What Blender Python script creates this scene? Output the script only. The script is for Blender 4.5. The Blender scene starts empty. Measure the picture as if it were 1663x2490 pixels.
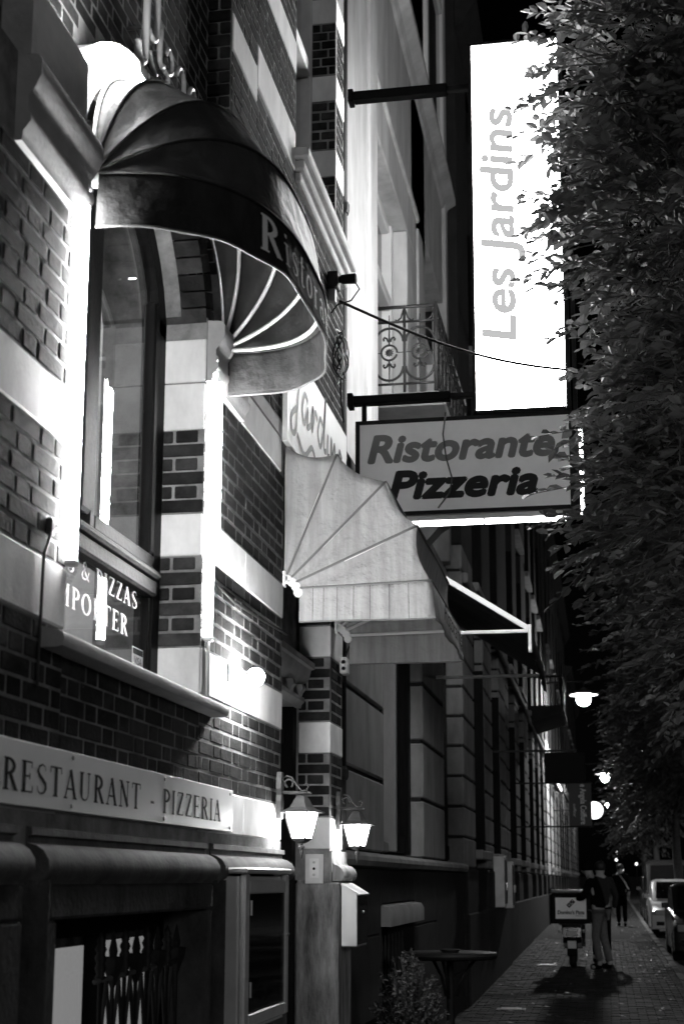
import bpy, bmesh, math, random
from mathutils import Vector, Matrix
R = math.radians
rnd = random.Random(11)
sc = bpy.context.scene
col = sc.collection

# ------------------------------------------------------------------ camera, world, light, exposure
F, PX, PY, TH, PS, CAMH = 3460.0, 880.0, 1500.0, math.atan(.185), R(9.6), 1.6
ct, st, cp, sp = math.cos(TH), math.sin(TH), math.cos(PS), math.sin(PS)
VF, VR, VU = Vector((-sp*ct, cp*ct, st)), Vector((cp, sp, 0)), Vector((sp*st, -cp*st, ct))
cam = bpy.data.cameras.new('camera')
cam.sensor_fit = 'VERTICAL'; cam.sensor_height = 36; cam.lens = F/2490*36
cam.shift_x = -(PX-831.5)/2490; cam.shift_y = (PY-1245)/2490
cam.clip_start = .05; cam.clip_end = 600
cam.dof.use_dof = True; cam.dof.focus_distance = 8.2; cam.dof.aperture_fstop = 4.2
camo = bpy.data.objects.new('camera', cam); col.objects.link(camo)
m3 = Matrix((VR, VU, -VF)).transposed().to_4x4()
camo.matrix_world = Matrix.Translation((0, 0, CAMH)) @ m3
sc.camera = camo

w = bpy.data.worlds.new('World'); sc.world = w; w.use_nodes = True
nt = w.node_tree
sky = nt.nodes.new('ShaderNodeTexSky'); sky.sky_type = 'NISHITA'; sky.sun_disc = False
sky.sun_elevation = R(12.8); sky.sun_rotation = R(135)
bw = nt.nodes.new('ShaderNodeRGBToBW')
nt.links.new(sky.outputs[0], bw.inputs[0]); nt.links.new(bw.outputs[0], nt.nodes['Background'].inputs[0])
nt.nodes['Background'].inputs[1].default_value = .0002

sl = bpy.data.lights.new('sun', 'SUN'); sl.energy = .27; sl.angle = R(12)
so = bpy.data.objects.new('sun', sl); col.objects.link(so)
so.rotation_euler = Vector((-.62, .62, -.20)).to_track_quat('-Z', 'Y').to_euler()

sc.render.engine = 'CYCLES'
sc.view_settings.view_transform = 'Standard'; sc.view_settings.look = 'None'
sc.view_settings.exposure = 0; sc.view_settings.gamma = 1; sc.view_settings.use_curve_mapping = False
cy = sc.cycles
cy.use_denoising = True; cy.max_bounces = 6; cy.diffuse_bounces = 3; cy.glossy_bounces = 3; cy.transmission_bounces = 4
cy.transparent_max_bounces = 12; cy.caustics_reflective = False; cy.caustics_refractive = False
cy.sample_clamp_indirect = 4; cy.use_light_tree = True

def pj(p):
    d = Vector(p)-Vector((0, 0, CAMH)); z = d.dot(VF)
    return (PX+F*d.dot(VR)/z, PY-F*d.dot(VU)/z) if z > .05 else None
def zg(y): return .008*y-.02          # the street rises gently away from the viewer

# ------------------------------------------------------------------ materials
MATS = {}
def mat(name, val, rough=.75, var=0, scale=6, bump=0, bscale=70, metal=0, spec=.4, stretch=(1, 1, 1), detail=5, bdist=.004, transl=0, tcol=None):
    m = bpy.data.materials.new(name); m.use_nodes = True; t = m.node_tree; N = t.nodes; L = t.links
    b = N['Principled BSDF']
    b.inputs['Base Color'].default_value = (val, val, val, 1)
    b.inputs['Roughness'].default_value = rough; b.inputs['Metallic'].default_value = metal
    b.inputs['Specular IOR Level'].default_value = spec
    if var or bump:
        g = N.new('ShaderNodeNewGeometry')
    if var:
        mp = N.new('ShaderNodeMapping'); mp.inputs['Scale'].default_value = stretch
        n = N.new('ShaderNodeTexNoise'); n.inputs['Scale'].default_value = scale; n.inputs['Detail'].default_value = detail; n.inputs['Roughness'].default_value = .65
        r = N.new('ShaderNodeMapRange'); r.inputs['From Min'].default_value = .28; r.inputs['From Max'].default_value = .72
        r.inputs['To Min'].default_value = val*(1-var); r.inputs['To Max'].default_value = val*(1+var)
        c = N.new('ShaderNodeCombineColor')
        L.new(g.outputs['Position'], mp.inputs[0]); L.new(mp.outputs[0], n.inputs['Vector']); L.new(n.outputs['Fac'], r.inputs['Value'])
        for i in range(3): L.new(r.outputs[0], c.inputs[i])
        L.new(c.outputs[0], b.inputs['Base Color'])
    if bump:
        n2 = N.new('ShaderNodeTexNoise'); n2.inputs['Scale'].default_value = bscale; n2.inputs['Detail'].default_value = 6
        bp = N.new('ShaderNodeBump'); bp.inputs['Strength'].default_value = bump; bp.inputs['Distance'].default_value = bdist
        L.new(g.outputs['Position'], n2.inputs['Vector']); L.new(n2.outputs['Fac'], bp.inputs['Height']); L.new(bp.outputs[0], b.inputs['Normal'])
    if transl:
        tr = N.new('ShaderNodeBsdfTranslucent'); tc = tcol or val; tr.inputs[0].default_value = (tc, tc, tc, 1)
        mx = N.new('ShaderNodeMixShader'); mx.inputs[0].default_value = transl
        L.new(b.outputs[0], mx.inputs[1]); L.new(tr.outputs[0], mx.inputs[2]); L.new(mx.outputs[0], N['Material Output'].inputs[0])
    MATS[name] = m; return m
def emit(name, s, c=1.0):
    m = bpy.data.materials.new(name); m.use_nodes = True; t = m.node_tree; t.nodes.clear()
    e = t.nodes.new('ShaderNodeEmission'); e.inputs[0].default_value = (c, c, c, 1); e.inputs[1].default_value = s
    o = t.nodes.new('ShaderNodeOutputMaterial'); t.links.new(e.outputs[0], o.inputs[0]); MATS[name] = m; return m
def glass(name, ior=1.5, tint=.9, rough=0):
    m = bpy.data.materials.new(name); m.use_nodes = True; t = m.node_tree; t.nodes.clear(); N = t.nodes; L = t.links
    lw = N.new('ShaderNodeLayerWeight'); lw.inputs[0].default_value = .5; pw = N.new('ShaderNodeMath'); pw.operation = 'POWER'; pw.inputs[1].default_value = 5
    fr = N.new('ShaderNodeMath'); fr.operation = 'MULTIPLY_ADD'; fr.inputs[1].default_value = .94; fr.inputs[2].default_value = .045; L.new(lw.outputs['Facing'], pw.inputs[0]); L.new(pw.outputs[0], fr.inputs[0])
    a = N.new('ShaderNodeBsdfTransparent'); a.inputs[0].default_value = (tint, tint, tint, 1)
    g = N.new('ShaderNodeBsdfGlossy'); g.inputs['Roughness'].default_value = rough; g.inputs[0].default_value = (1, 1, 1, 1)
    mx = N.new('ShaderNodeMixShader'); o = N.new('ShaderNodeOutputMaterial')
    L.new(fr.outputs[0], mx.inputs[0]); L.new(a.outputs[0], mx.inputs[1]); L.new(g.outputs[0], mx.inputs[2]); L.new(mx.outputs[0], o.inputs[0])
    MATS[name] = m; return m

for i, v in enumerate((.018, .027, .04)): mat('brick%d' % i, v, .9, .6, 11, .9, 70, spec=.06, detail=8)
mat('mortar', .21, .95, .6, 7, .6, 120, spec=.05)
mat('paintstone', .76, .8, .25, 4, .35, 45, stretch=(1, 1, .5))
mat('stone', .42, .8, .22, 5, .6, 50)
mat('plinth', .045, .85, .6, 9, 1.0, 45, stretch=(1, 1, .45), bdist=.006)
mat('pierstone', .2, .8, .9, 11, .9, 60, stretch=(1.5, 1.5, .3), detail=9)
mat('ledgestone', .09, .8, .5, 8, .9, 55, stretch=(1, 1, .4))
mat('wood_dark', .005, .55, .6, 30, .4, 60, stretch=(1, 1, .15), spec=.08)
mat('black', .006, .7, spec=.1); mat('blackgloss', .012, .2, spec=.6)
mat('iron', .014, .55, .3, 20, .4, 80, spec=.2); mat('railiron', .014, .5, .4, 15, .4, 60, spec=.3); mat('irongrey', .07, .5, .35, 15, .4, 60)
mat('steel', .55, .3, .1, 20, metal=.9); mat('alu', .72, .35, .1, 9, metal=.25)
mat('white', .8, .5, .06, 4); mat('offwhite', .6, .6, .15, 5)
mat('board', .85, .45, .06, 3, .1, 200); mat('ink', .008, .7, spec=.1); mat('inkgrey', .10, .6)
mat('canvas_dark', .03, .45, .5, 9, .7, 9, stretch=(1, 1, .4), bdist=.035, spec=.16, transl=.12, tcol=.3)
mat('canvas_pale', .31, .85, .3, 16, 1.0, 4.5, stretch=(1.6, 1.6, .1), bdist=.07, transl=.16, detail=8)
mat('canvas_print', .85, .7); mat('canvas_valance', .028, .75, .5, 9, .8, 9, stretch=(1, 1, .4), bdist=.04, spec=.03); mat('seam', .13, .7)
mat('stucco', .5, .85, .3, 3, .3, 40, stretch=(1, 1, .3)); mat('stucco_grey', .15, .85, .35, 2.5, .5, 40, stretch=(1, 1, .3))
mat('ashlar', .22, .85, .35, 4, .6, 60, stretch=(1, 1, .4)); mat('ashlar_dark_shade', .02, .9, .4, 4, .7, 60)  # near-black ashlar: dark plinths, and shade painted on far houses' upper floors
mat('signgrey', .85, .5, .08, 3, .05, 200); mat('signbox', .85, .5, .1, 3, .05, 200)
MATS['signbox'].node_tree.nodes['Principled BSDF'].inputs['Emission Strength'].default_value = .075; MATS['signbox'].node_tree.nodes['Principled BSDF'].inputs['Emission Color'].default_value = (1, 1, 1, 1); mat('signletter', .22, .5); mat('signletter_dark', .01, .5)  # faint glow added to the grey sign panel to lift its tone
mat('leaf', .075, .5, .5, 2.5, spec=.2, transl=.3); mat('leaf2', .2, .4, .4, 1.5, spec=.5, transl=.3); mat('bark', .06, .9, .4, 20, .8, 50)
mat('shrubleaf', .12, .4, .5, 5, spec=.5, transl=.2)
for i, v in enumerate((.014, .022, .036)): mat('paver%d' % i, v, .75, .6, 7, .8, 50, spec=.3)
mat('asphalt', .04, .85, .3, 3, .7, 120); mat('kerbstone', .16, .8, .3, 6, .6, 60); mat('bedding', .03, .95, .3, 10, .5, 90)
mat('carwhite', .75, .22, spec=.6); mat('carblack', .02, .15, spec=.6); mat('cardark', .03, .2, spec=.6); mat('carglass', .008, .05, spec=.8)
mat('rubber', .015, .7); mat('lamp_glass', .5, .1, spec=.7)
mat('cloth_black', .006, .95, spec=.03); mat('cloth_grey', .13, .95, .2, 20, spec=.05); mat('cloth_mid', .03, .95, spec=.03); mat('skin', .32, .6); mat('hair', .02, .6)
mat('room', .62, .9, .08, 2); mat('roomdark', .1, .9); mat('cable', .006, .6, spec=.15); mat('banner_cloth', .10, .8); mat('label_blue', .05, .5)
mat('pale_panel', .42, .55)
emit('tube', 190); emit('tube_dim', 22); emit('bulb', 800); emit('lantern_light', 80); emit('sign_light', 32); emit('sign_letter_lit', .56)
emit('street_bulb', 1100); emit('street_bulb_far', 260); emit('far_light', 3); emit('room_lamp', 320); emit('blind_lit', .34); emit('shop_light', 3.5); emit('hotsign', 4); emit('dimwin', .12)
glass('glass'); glass('glass_case', 1.45, .55, .03)

# ------------------------------------------------------------------ mesh helpers
def lk(o): col.objects.link(o); return o
def par(o, p):
    o.parent = p
    l = Vector((0, 0, 0)); q = p
    while q: l += q.location; q = None      # meshes of parents that are parts sit at the origin
    o.matrix_parent_inverse = Matrix.Translation(-l)
    return o
class MB:
    def __init__(s): s.v = []; s.f = []; s.m = []
    def add(s, V, Fs, mi=0):
        n = len(s.v); s.v += [tuple(p) for p in V]; s.f += [tuple(i+n for i in f) for f in Fs]; s.m += [mi]*len(Fs); return s
    def box(s, x0, x1, y0, y1, z0, z1, mi=0):
        V = [(x, y, z) for x in (x0, x1) for y in (y0, y1) for z in (z0, z1)]
        return s.add(V, [(0, 1, 3, 2), (4, 6, 7, 5), (0, 4, 5, 1), (2, 3, 7, 6), (0, 2, 6, 4), (1, 5, 7, 3)], mi)
    def cbox(s, x0, x1, y0, y1, z0, z1, c=.005, mi=0):
        lo = (x0, y0, z0); hi = (x1, y1, z1); V = []; ix = {}
        for a in (0, 1):
            for b in (0, 1):
                for d in (0, 1):
                    cr = (a, b, d)
                    for ax in range(3):
                        p = [(hi if cr[k] else lo)[k] + (0 if k == ax else (-c if cr[k] else c)) for k in range(3)]
                        ix[(cr, ax)] = len(V); V.append(p)
        Fs = []
        for ax in range(3):
            o = [k for k in range(3) if k != ax]
            for sd in (0, 1):
                q = []
                for (i, j) in ((0, 0), (0, 1), (1, 1), (1, 0)):
                    cr = [0, 0, 0]; cr[ax] = sd; cr[o[0]] = i; cr[o[1]] = j; q.append(ix[(tuple(cr), ax)])
                Fs.append(q)
        for ax in range(3):
            o = [k for k in range(3) if k != ax]
            for i in (0, 1):
                for j in (0, 1):
                    a = [0, 0, 0]; a[o[0]] = i; a[o[1]] = j; b = a[:]; b[ax] = 1; a = tuple(a); b = tuple(b)
                    Fs.append([ix[(a, o[0])], ix[(a, o[1])], ix[(b, o[1])], ix[(b, o[0])]])
        for cr in [(a, b, d) for a in (0, 1) for b in (0, 1) for d in (0, 1)]: Fs.append([ix[(cr, k)] for k in range(3)])
        return s.add(V, Fs, mi)
    def prism(s, poly, fn, a, b, mi=0):
        n = len(poly); V = [fn(u, v, a) for u, v in poly]+[fn(u, v, b) for u, v in poly]
        return s.add(V, [tuple(range(n))[::-1], tuple(range(n, 2*n))]+[(i, (i+1) % n, n+(i+1) % n, n+i) for i in range(n)], mi)
    def tube(s, P, r, n=8, closed=False, mi=0):
        P = [Vector(p) for p in P]; k = len(P); rs = r if isinstance(r, (list, tuple)) else [r]*k
        V = []; up = None
        for i, p in enumerate(P):
            if closed: d = P[(i+1) % k]-P[i-1]
            else: d = P[min(i+1, k-1)]-P[max(i-1, 0)]
            if d.length < 1e-9: d = Vector((0, 0, 1))
            d.normalize()
            if up is None or abs(up.dot(d)) > .97: up = Vector((0, 0, 1)) if abs(d.z) < .9 else Vector((1, 0, 0))
            a = d.cross(up).normalized(); b = a.cross(d).normalized(); up = b
            V += [p+(a*math.cos(t)+b*math.sin(t))*rs[i] for t in [2*math.pi*j/n for j in range(n)]]
        Fs = []
        for i in range(k if closed else k-1):
            for j in range(n):
                i2 = (i+1) % k; Fs.append((i*n+j, i*n+(j+1) % n, i2*n+(j+1) % n, i2*n+j))
        if not closed: Fs += [tuple(range(n))[::-1], tuple(range((k-1)*n, k*n))]
        return s.add(V, Fs, mi)
    def lathe(s, prof, c, n=16, mi=0, ax='z', rot=0, sq=False):
        V = []
        for r, h in prof:
            for j in range(n):
                t = 2*math.pi*j/n+rot; a, b = r*math.cos(t), r*math.sin(t)
                V.append({'z': (c[0]+a, c[1]+b, c[2]+h), 'y': (c[0]+a, c[1]+h, c[2]+b), 'x': (c[0]+h, c[1]+a, c[2]+b)}[ax])
        k = len(prof); Fs = [(i*n+j, i*n+(j+1) % n, (i+1)*n+(j+1) % n, (i+1)*n+j) for i in range(k-1) for j in range(n)]
        return s.add(V, Fs+[tuple(range(n))[::-1], tuple(range((k-1)*n, k*n))], mi)
    def grid(s, fn, nu, nv, mi=0):
        V = [fn(i/nu, j/nv) for i in range(nu+1) for j in range(nv+1)]
        return s.add(V, [(i*(nv+1)+j, (i+1)*(nv+1)+j, (i+1)*(nv+1)+j+1, i*(nv+1)+j+1) for i in range(nu) for j in range(nv)], mi)
    def build(s, name, mats, parent=None, smooth=False, recalc=True, sub=0, solid=0):
        me = bpy.data.meshes.new(name)
        me.from_pydata(s.v, [], s.f); ms = mats if isinstance(mats, (list, tuple)) else [mats]
        for m in ms: me.materials.append(MATS[m])
        if len(ms) > 1: me.polygons.foreach_set('material_index', s.m)
        if recalc:
            b = bmesh.new(); b.from_mesh(me); bmesh.ops.recalc_face_normals(b, faces=b.faces); b.to_mesh(me); b.free()
        if smooth:
            for p in me.polygons: p.use_smooth = True
            if smooth == 'auto': me.set_sharp_from_angle(angle=R(38))
        o = lk(bpy.data.objects.new(name, me))
        if solid: q = o.modifiers.new('solid', 'SOLIDIFY'); q.thickness = solid; q.offset = 0
        if sub: q = o.modifiers.new('sub', 'SUBSURF'); q.levels = sub; q.render_levels = sub
        if parent: par(o, parent)
        return o
def tag(o, label=None, cat=None, group=None, kind=None):
    if label: o['label'] = label
    if cat: o['category'] = cat
    if group: o['group'] = group
    if kind: o['kind'] = kind
    return o
def thing(name, loc, label, cat, group=None):
    o = lk(bpy.data.objects.new(name, None)); o.location = loc; o.empty_display_size = .1
    return tag(o, label, cat, group)
def B(name, m, parent, *boxes, c=0):
    mb = MB()
    for b in boxes: (mb.cbox(*b, c=c) if c else mb.box(*b))
    return mb.build(name, m, parent)
def T(name, m, parent, P, r, n=8, closed=False): return MB().tube(P, r, n, closed).build(name, m, parent, smooth=True)
def arc(c, r, a0, a1, n=12, fn=None):
    return [fn(c[0]+r*math.cos(R(a0+(a1-a0)*i/n)), c[1]+r*math.sin(R(a0+(a1-a0)*i/n))) for i in range(n+1)]
def copy_tree(o, parent=None):
    c = o.copy(); lk(c)
    if parent: c.parent = parent
    for ch in list(o.children): copy_tree(ch, c)
    return c

# ------------------------------------------------------------------ lettering (flat print made of ribbons, or the built-in font)
def ell(cx, cy, rx, ry, a0, a1, w0, w1, n=14):
    P = []
    for i in range(n+1):
        a = R(a0+(a1-a0)*i/n); P.append((cx+rx*math.cos(a), cy+ry*math.sin(a), w0+(w1-w0)*abs(math.cos(a))))
    return P
TK, tn, sf = .165, .06, .055
def ln(x0, y0, x1, y1, w): return [(x0, y0, w), (x1, y1, w)]
def stem(x, h=1, top=True, bot=True, w=TK, s=.13):
    r = [ln(x, 0, x, h, w)]
    if bot: r.append(ln(x-s, .02, x+s, .02, sf))
    if top: r.append(ln(x-s, h-.02, x+s, h-.02, sf))
    return r
def esc(k, x=0): return [[(px*k+x, py*k, pw*k) for px, py, pw in s_] for s_ in SGL]
SGL = [[(.5, .78, .03), (.47, .92, .05), (.32, .975, .06), (.16, .9, .09), (.11, .74, .12), (.2, .6, .14), (.36, .48, .14), (.5, .36, .14), (.53, .2, .12), (.44, .07, .08), (.28, .02, .06), (.13, .08, .05), (.09, .26, .03)]]
GL = {
 'R': (.72, stem(.18)+[ell(.2, .74, .33, .235, 92, -92, tn, TK), ln(.36, .5, .63, .02, TK), ln(.56, .02, .74, .02, sf)]),
 'P': (.62, stem(.18)+[ell(.2, .73, .34, .245, 92, -92, tn, TK)]),
 'E': (.64, stem(.18)+[ln(.18, .975, .56, .975, sf), ln(.18, .52, .46, .52, sf), ln(.18, .025, .6, .025, sf), ln(.56, .99, .55, .8, .04), ln(.46, .62, .46, .42, .04), ln(.6, .01, .6, .22, .045)]),
 'S': (.62, SGL), 'T': (.66, stem(.33, top=False)+[ln(.03, .975, .63, .975, sf), ln(.04, .99, .03, .78, .045), ln(.62, .99, .63, .78, .045)]),
 'A': (.74, [ln(.1, .02, .38, 1, tn), ln(.36, 1, .64, .02, TK), ln(.18, .33, .54, .33, tn), ln(.0, .02, .21, .02, sf), ln(.52, .02, .76, .02, sf)]),
 'U': (.76, [ln(.17, .25, .17, 1, TK), ln(.05, .98, .3, .98, sf), [(.17, .3, TK), (.19, .14, .11), (.27, .05, .08), (.39, .02, .06), (.51, .07, .05), (.58, .18, .05), (.6, .32, tn)], ln(.6, .3, .6, 1, tn), ln(.5, .98, .7, .98, sf)]),
 'N': (.8, [ln(.15, .02, .15, 1, tn), ln(.15, .97, .63, .03, TK), ln(.63, 0, .63, 1, tn), ln(.04, .02, .27, .02, sf), ln(.02, .98, .2, .98, sf), ln(.52, .98, .74, .98, sf)]),
 'I': (.36, stem(.18)), 'Z': (.64, [ln(.08, .97, .56, .97, .055), ln(.53, .97, .1, .03, TK), ln(.06, .03, .58, .03, .055), ln(.09, .99, .07, .8, .045), ln(.57, .01, .59, .2, .045)]),
 'M': (.95, [ln(.15, .02, .17, 1, tn), ln(.17, .98, .46, .03, TK), ln(.46, .03, .74, .98, tn), ln(.76, 0, .76, 1, TK), ln(.04, .02, .27, .02, sf), ln(.63, .02, .9, .02, sf), ln(.06, .98, .2, .98, sf), ln(.72, .98, .88, .98, sf)]),
 'O': (.84, [ell(.42, .5, .31, .46, 0, 360, tn, TK, 28)]), '-': (.44, [ln(.1, .36, .36, .36, .1)]),
 '&': (.8, [[(.72, .5, .04), (.62, .2, .07), (.42, .04, .08), (.2, .06, .09), (.12, .22, .1), (.2, .42, .08), (.4, .6, .07), (.46, .8, .07), (.36, .93, .06), (.24, .86, .08), (.24, .7, .1), (.4, .4, .12), (.6, .12, .1), (.74, .03, .06)]]),
 ' ': (.32, []),
 'i': (.32, stem(.16, .64, w=.11, s=.1)+[[(.1, .86, .1), (.2, .86, .1)]]),
 's': (.45, esc(.66)), 't': (.4, [ln(.17, .08, .17, .85, .11), ln(.03, .63, .36, .63, sf), [(.17, .1, .1), (.22, .03, .07), (.36, .06, .04)]]),
 'o': (.58, [ell(.28, .33, .2, .3, 0, 360, tn, .11, 22)]), 'r': (.48, stem(.16, .64, w=.11, s=.1)+[[(.2, .48, .04), (.27, .6, .05), (.38, .63, .09)]]),
 'a': (.54, [ell(.24, .2, .15, .17, 60, 300, .05, .1), [(.12, .55, .07), (.24, .64, .05), (.36, .56, .09), (.38, .4, .11)], ln(.38, .45, .38, .04, .11), ln(.36, .02, .5, .02, sf)]),
 'n': (.62, stem(.16, .64, w=.11, s=.09)+[[(.2, .5, .04), (.3, .63, .06), (.42, .56, .1), (.45, .4, .11)], ln(.45, .42, .45, 0, .11), ln(.36, .02, .55, .02, sf)]),
 'e': (.54, [ell(.27, .33, .19, .3, 0, 320, tn, .1, 20), ln(.1, .36, .46, .36, tn)]),
}
def serif(name, s, fn, h, m, parent, cond=1, track=0, sub=1, eps0=.001):
    """flat serif lettering: fn(u, v, eps) maps the line of print onto its surface"""
    x = 0; k = 0; out = []
    for ch in s:
        adv, strokes = GL[ch]; mb = MB()
        for S in strokes:
            k += 1; eps = eps0+.00012*(k % 9); P = S
            if sub > 1:
                Q = []
                for i in range(len(P)-1):
                    for j in range(sub): Q.append(tuple(P[i][q]+(P[i+1][q]-P[i][q])*j/sub for q in range(3)))
                P = Q+[P[-1]]
            L_, R_ = [], []
            for i, (px, py, pw) in enumerate(P):
                a = P[max(i-1, 0)]; b = P[min(i+1, len(P)-1)]
                dx, dy = b[0]-a[0], b[1]-a[1]; l = math.hypot(dx, dy) or 1
                nx, ny = -dy/l*pw/2, dx/l*pw/2
                L_.append(fn((x+(px+nx)*cond)*h, (py+ny)*h, eps)); R_.append(fn((x+(px-nx)*cond)*h, (py-ny)*h, eps))
            n = len(P); mb.add(L_+R_, [(i, i+1, n+i+1, n+i) for i in range(n-1)])
        x += adv*cond+track
        if strokes: out.append(mb.build('letter', m, parent, recalc=False))
    return out
def serif_len(s, h, cond=1, track=0): return sum(GL[c][0]*cond+track for c in s)*h
def font(name, s, fn, size, m, parent, shear=0, bold=0, width=None, space=1.0, extr=.0):
    cu = bpy.data.curves.new('txt', 'FONT'); cu.body = s; cu.size = size; cu.shear = shear; cu.space_character = space
    o = lk(bpy.data.objects.new('txt', cu)); bpy.context.view_layer.update()
    me = bpy.data.meshes.new_from_object(o.evaluated_get(bpy.context.evaluated_depsgraph_get()))
    xs = [v.co.x for v in me.vertices]; k = width/(max(xs)-min(xs)) if width else 1; x0 = min(xs)
    src = [(v.co.x-x0, v.co.y) for v in me.vertices]; fcs = [tuple(p.vertices) for p in me.polygons]; bpy.data.meshes.remove(me); mb = MB()
    for q, (du, dv) in enumerate([(0, 0)]+([(math.cos(a_*math.pi/4)*bold, math.sin(a_*math.pi/4)*bold) for a_ in range(8)] if bold > .0025 else [])):
        mb.add([fn(a*k+du, b+dv, .0012+.0002*q) for a, b in src], fcs)
    me = bpy.data.meshes.new(name); me.from_pydata(mb.v, [], mb.f); me.materials.append(MATS[m])
    bpy.data.objects.remove(o); bpy.data.curves.remove(cu)
    me.name = name; q = lk(bpy.data.objects.new(name, me))
    if parent: par(q, parent)
    return q
def ribbon(name, P, wd, fn, m, parent, n=6):
    """hand-drawn flat stroke through points (Catmull-Rom)"""
    Q = []
    for i in range(len(P)-1):
        p0, p1, p2, p3 = P[max(i-1, 0)], P[i], P[i+1], P[min(i+2, len(P)-1)]
        for j in range(n):
            t = j/n; Q.append(tuple(.5*((2*p1[k])+(-p0[k]+p2[k])*t+(2*p0[k]-5*p1[k]+4*p2[k]-p3[k])*t*t+(-p0[k]+3*p1[k]-3*p2[k]+p3[k])*t**3) for k in range(2)))
    Q.append(P[-1][:2]); L_, R_ = [], []
    for i, q in enumerate(Q):
        a, b = Q[max(i-1, 0)], Q[min(i+1, len(Q)-1)]; dx, dy = b[0]-a[0], b[1]-a[1]; l = math.hypot(dx, dy) or 1
        L_.append(fn(q[0]-dy/l*wd/2, q[1]+dx/l*wd/2, .002)); R_.append(fn(q[0]+dy/l*wd/2, q[1]-dx/l*wd/2, .002))
    k = len(Q); return MB().add(L_+R_, [(i, i+1, k+i+1, k+i) for i in range(k-1)]).build(name, m, parent, recalc=False)

# ------------------------------------------------------------------ pieces (bricks, pavers) : the 300 that show largest become parts, the rest one mesh
def unit_mesh(name, mn, c=(.06, .06, .06)):
    mb = MB(); mb.cbox(-.5, .5, -.5, .5, -.5, .5, .045)
    o = mb.build(name, mn); me = o.data; bpy.data.objects.remove(o); return me
def lay(pieces, name, bulk, mats, parent, limit=300, bulkmat=None):
    """pieces: (centre, size, rotz, material index)"""
    def show(p):
        q = [pj((p[0][0]+sx*p[1][0]/2, p[0][1]+sy*p[1][1]/2, p[0][2]+sz*p[1][2]/2)) for sx in (-1, 1) for sy in (-1, 1) for sz in (-1, 1)]
        if None in q: return 0
        cx = sum(a[0] for a in q)/8; cy_ = sum(a[1] for a in q)/8
        if not (-5 < cx < 1668 and -5 < cy_ < 2495): return 0
        return (max(a[0] for a in q)-min(a[0] for a in q))*(max(a[1] for a in q)-min(a[1] for a in q))
    pieces = sorted(pieces, key=show, reverse=True)
    ms = [unit_mesh(name, m) for m in mats]
    for p in pieces[:limit]:
        o = lk(bpy.data.objects.new(name, ms[p[3]])); o.location = p[0]; o.scale = p[1]; o.rotation_euler = (0, 0, p[2]); par(o, parent)
    if len(pieces) > limit:
        mb = MB()
        for c, s, rz, mi in pieces[limit:]:
            k = .004; mb.cbox(c[0]-s[0]/2, c[0]+s[0]/2, c[1]-s[1]/2, c[1]+s[1]/2, c[2]-s[2]/2, c[2]+s[2]/2, k, mi)
        o = mb.build(bulk, mats, parent); tag(o, kind='stuff')
# ================================================================== the ground
mb = MB(); mb.grid(lambda u, v: (-60+u*160, -8+v*330, zg(-8+v*330)-.26), 8, 20)
tag(mb.build('ground', 'asphalt'), kind='structure')
mb = MB(); mb.grid(lambda u, v: (1.12+u*6.2, -6+v*150, zg(-6+v*150)-.115), 4, 30)
tag(mb.build('road', 'asphalt'), kind='structure')
pave = MB().grid(lambda u, v: (-1.9+u*2.9, -6+v*150, zg(-6+v*150)-.012), 4, 40).build('pavement', 'bedding'); tag(pave, kind='structure')
kerb = MB()
for i in range(60):
    y0 = 4+i*1.5; kerb.cbox(1.0, 1.12, y0+.006, y0+1.494, zg(y0)-.25, zg(y0+.7)+.006, .012)
tag(kerb.build('kerb', 'kerbstone'), kind='structure')
P = []
y = 13.2; row = 0
while y < 34:
    x = -1.7-(.1 if row % 2 else 0); 
    while x < .98:
        P.append(((x+.1, y+.05, zg(y)-.03+rnd.uniform(-.004, .004)), (.192, .094, .06), rnd.uniform(-.02, .02), rnd.choice((0, 0, 1, 1, 2)))); x += .2
    y += .1; row += 1
lay(P, 'paver', 'paving_clinkers', ['paver0', 'paver1', 'paver2'], pave)
mb = MB()
for i in range(520):
    x = rnd.choice((rnd.uniform(-1.6, .95), rnd.uniform(.4, 1.0))); y = rnd.uniform(15, 60); z = zg(y)+.012+rnd.random()*.012; a = rnd.uniform(0, 6.3); l = rnd.uniform(.025, .05)
    c, s = math.cos(a)*l, math.sin(a)*l
    mb.add([(x-c, y-s, z), (x+s*.5, y-c*.5, z+.008), (x+c, y+s, z+.012), (x-s*.5, y+c*.5, z+.004)], [(0, 1, 2, 3)])
tag(mb.build('fallen_leaves', 'leaf2'), 'scattered fallen leaves lying on the dark pavement', 'leaves', kind='stuff')
for (x, y, n, l) in ((-1.15, 17.2, .3, 'small rectangular iron drain cover in the pavement, nearest the bar table'), (-1.05, 25.0, .3, 'small iron drain cover in the pavement beside the parked scooter')):
    t = thing('drain_cover', (x, y, zg(y)), l, 'drain cover', 'iron covers set in the pavement')
    B('rim', 'irongrey', t, (x-.17, x+.17, y-.15, y+.15, zg(y)-.04, zg(y)+.006), c=.005)
    B('lid', 'steel', t, (x-.12, x+.12, y-.1, y+.1, zg(y), zg(y)+.014), c=.004)

# ================================================================== restaurant building (brick, raised ground floor)
X1 = -1.55; C = .0607
res = thing('restaurant_building', (-3, 5.3, 0), 'banded brick and pale stone corner house with arched window, housing the pizzeria', 'building')
WL, WR, DL, DR, BE = 3.91, 5.36, 6.79, 8.05, 8.44      # window left/right, door left/right, end of the house
SPR, ARH = 3.79, .58
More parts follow.
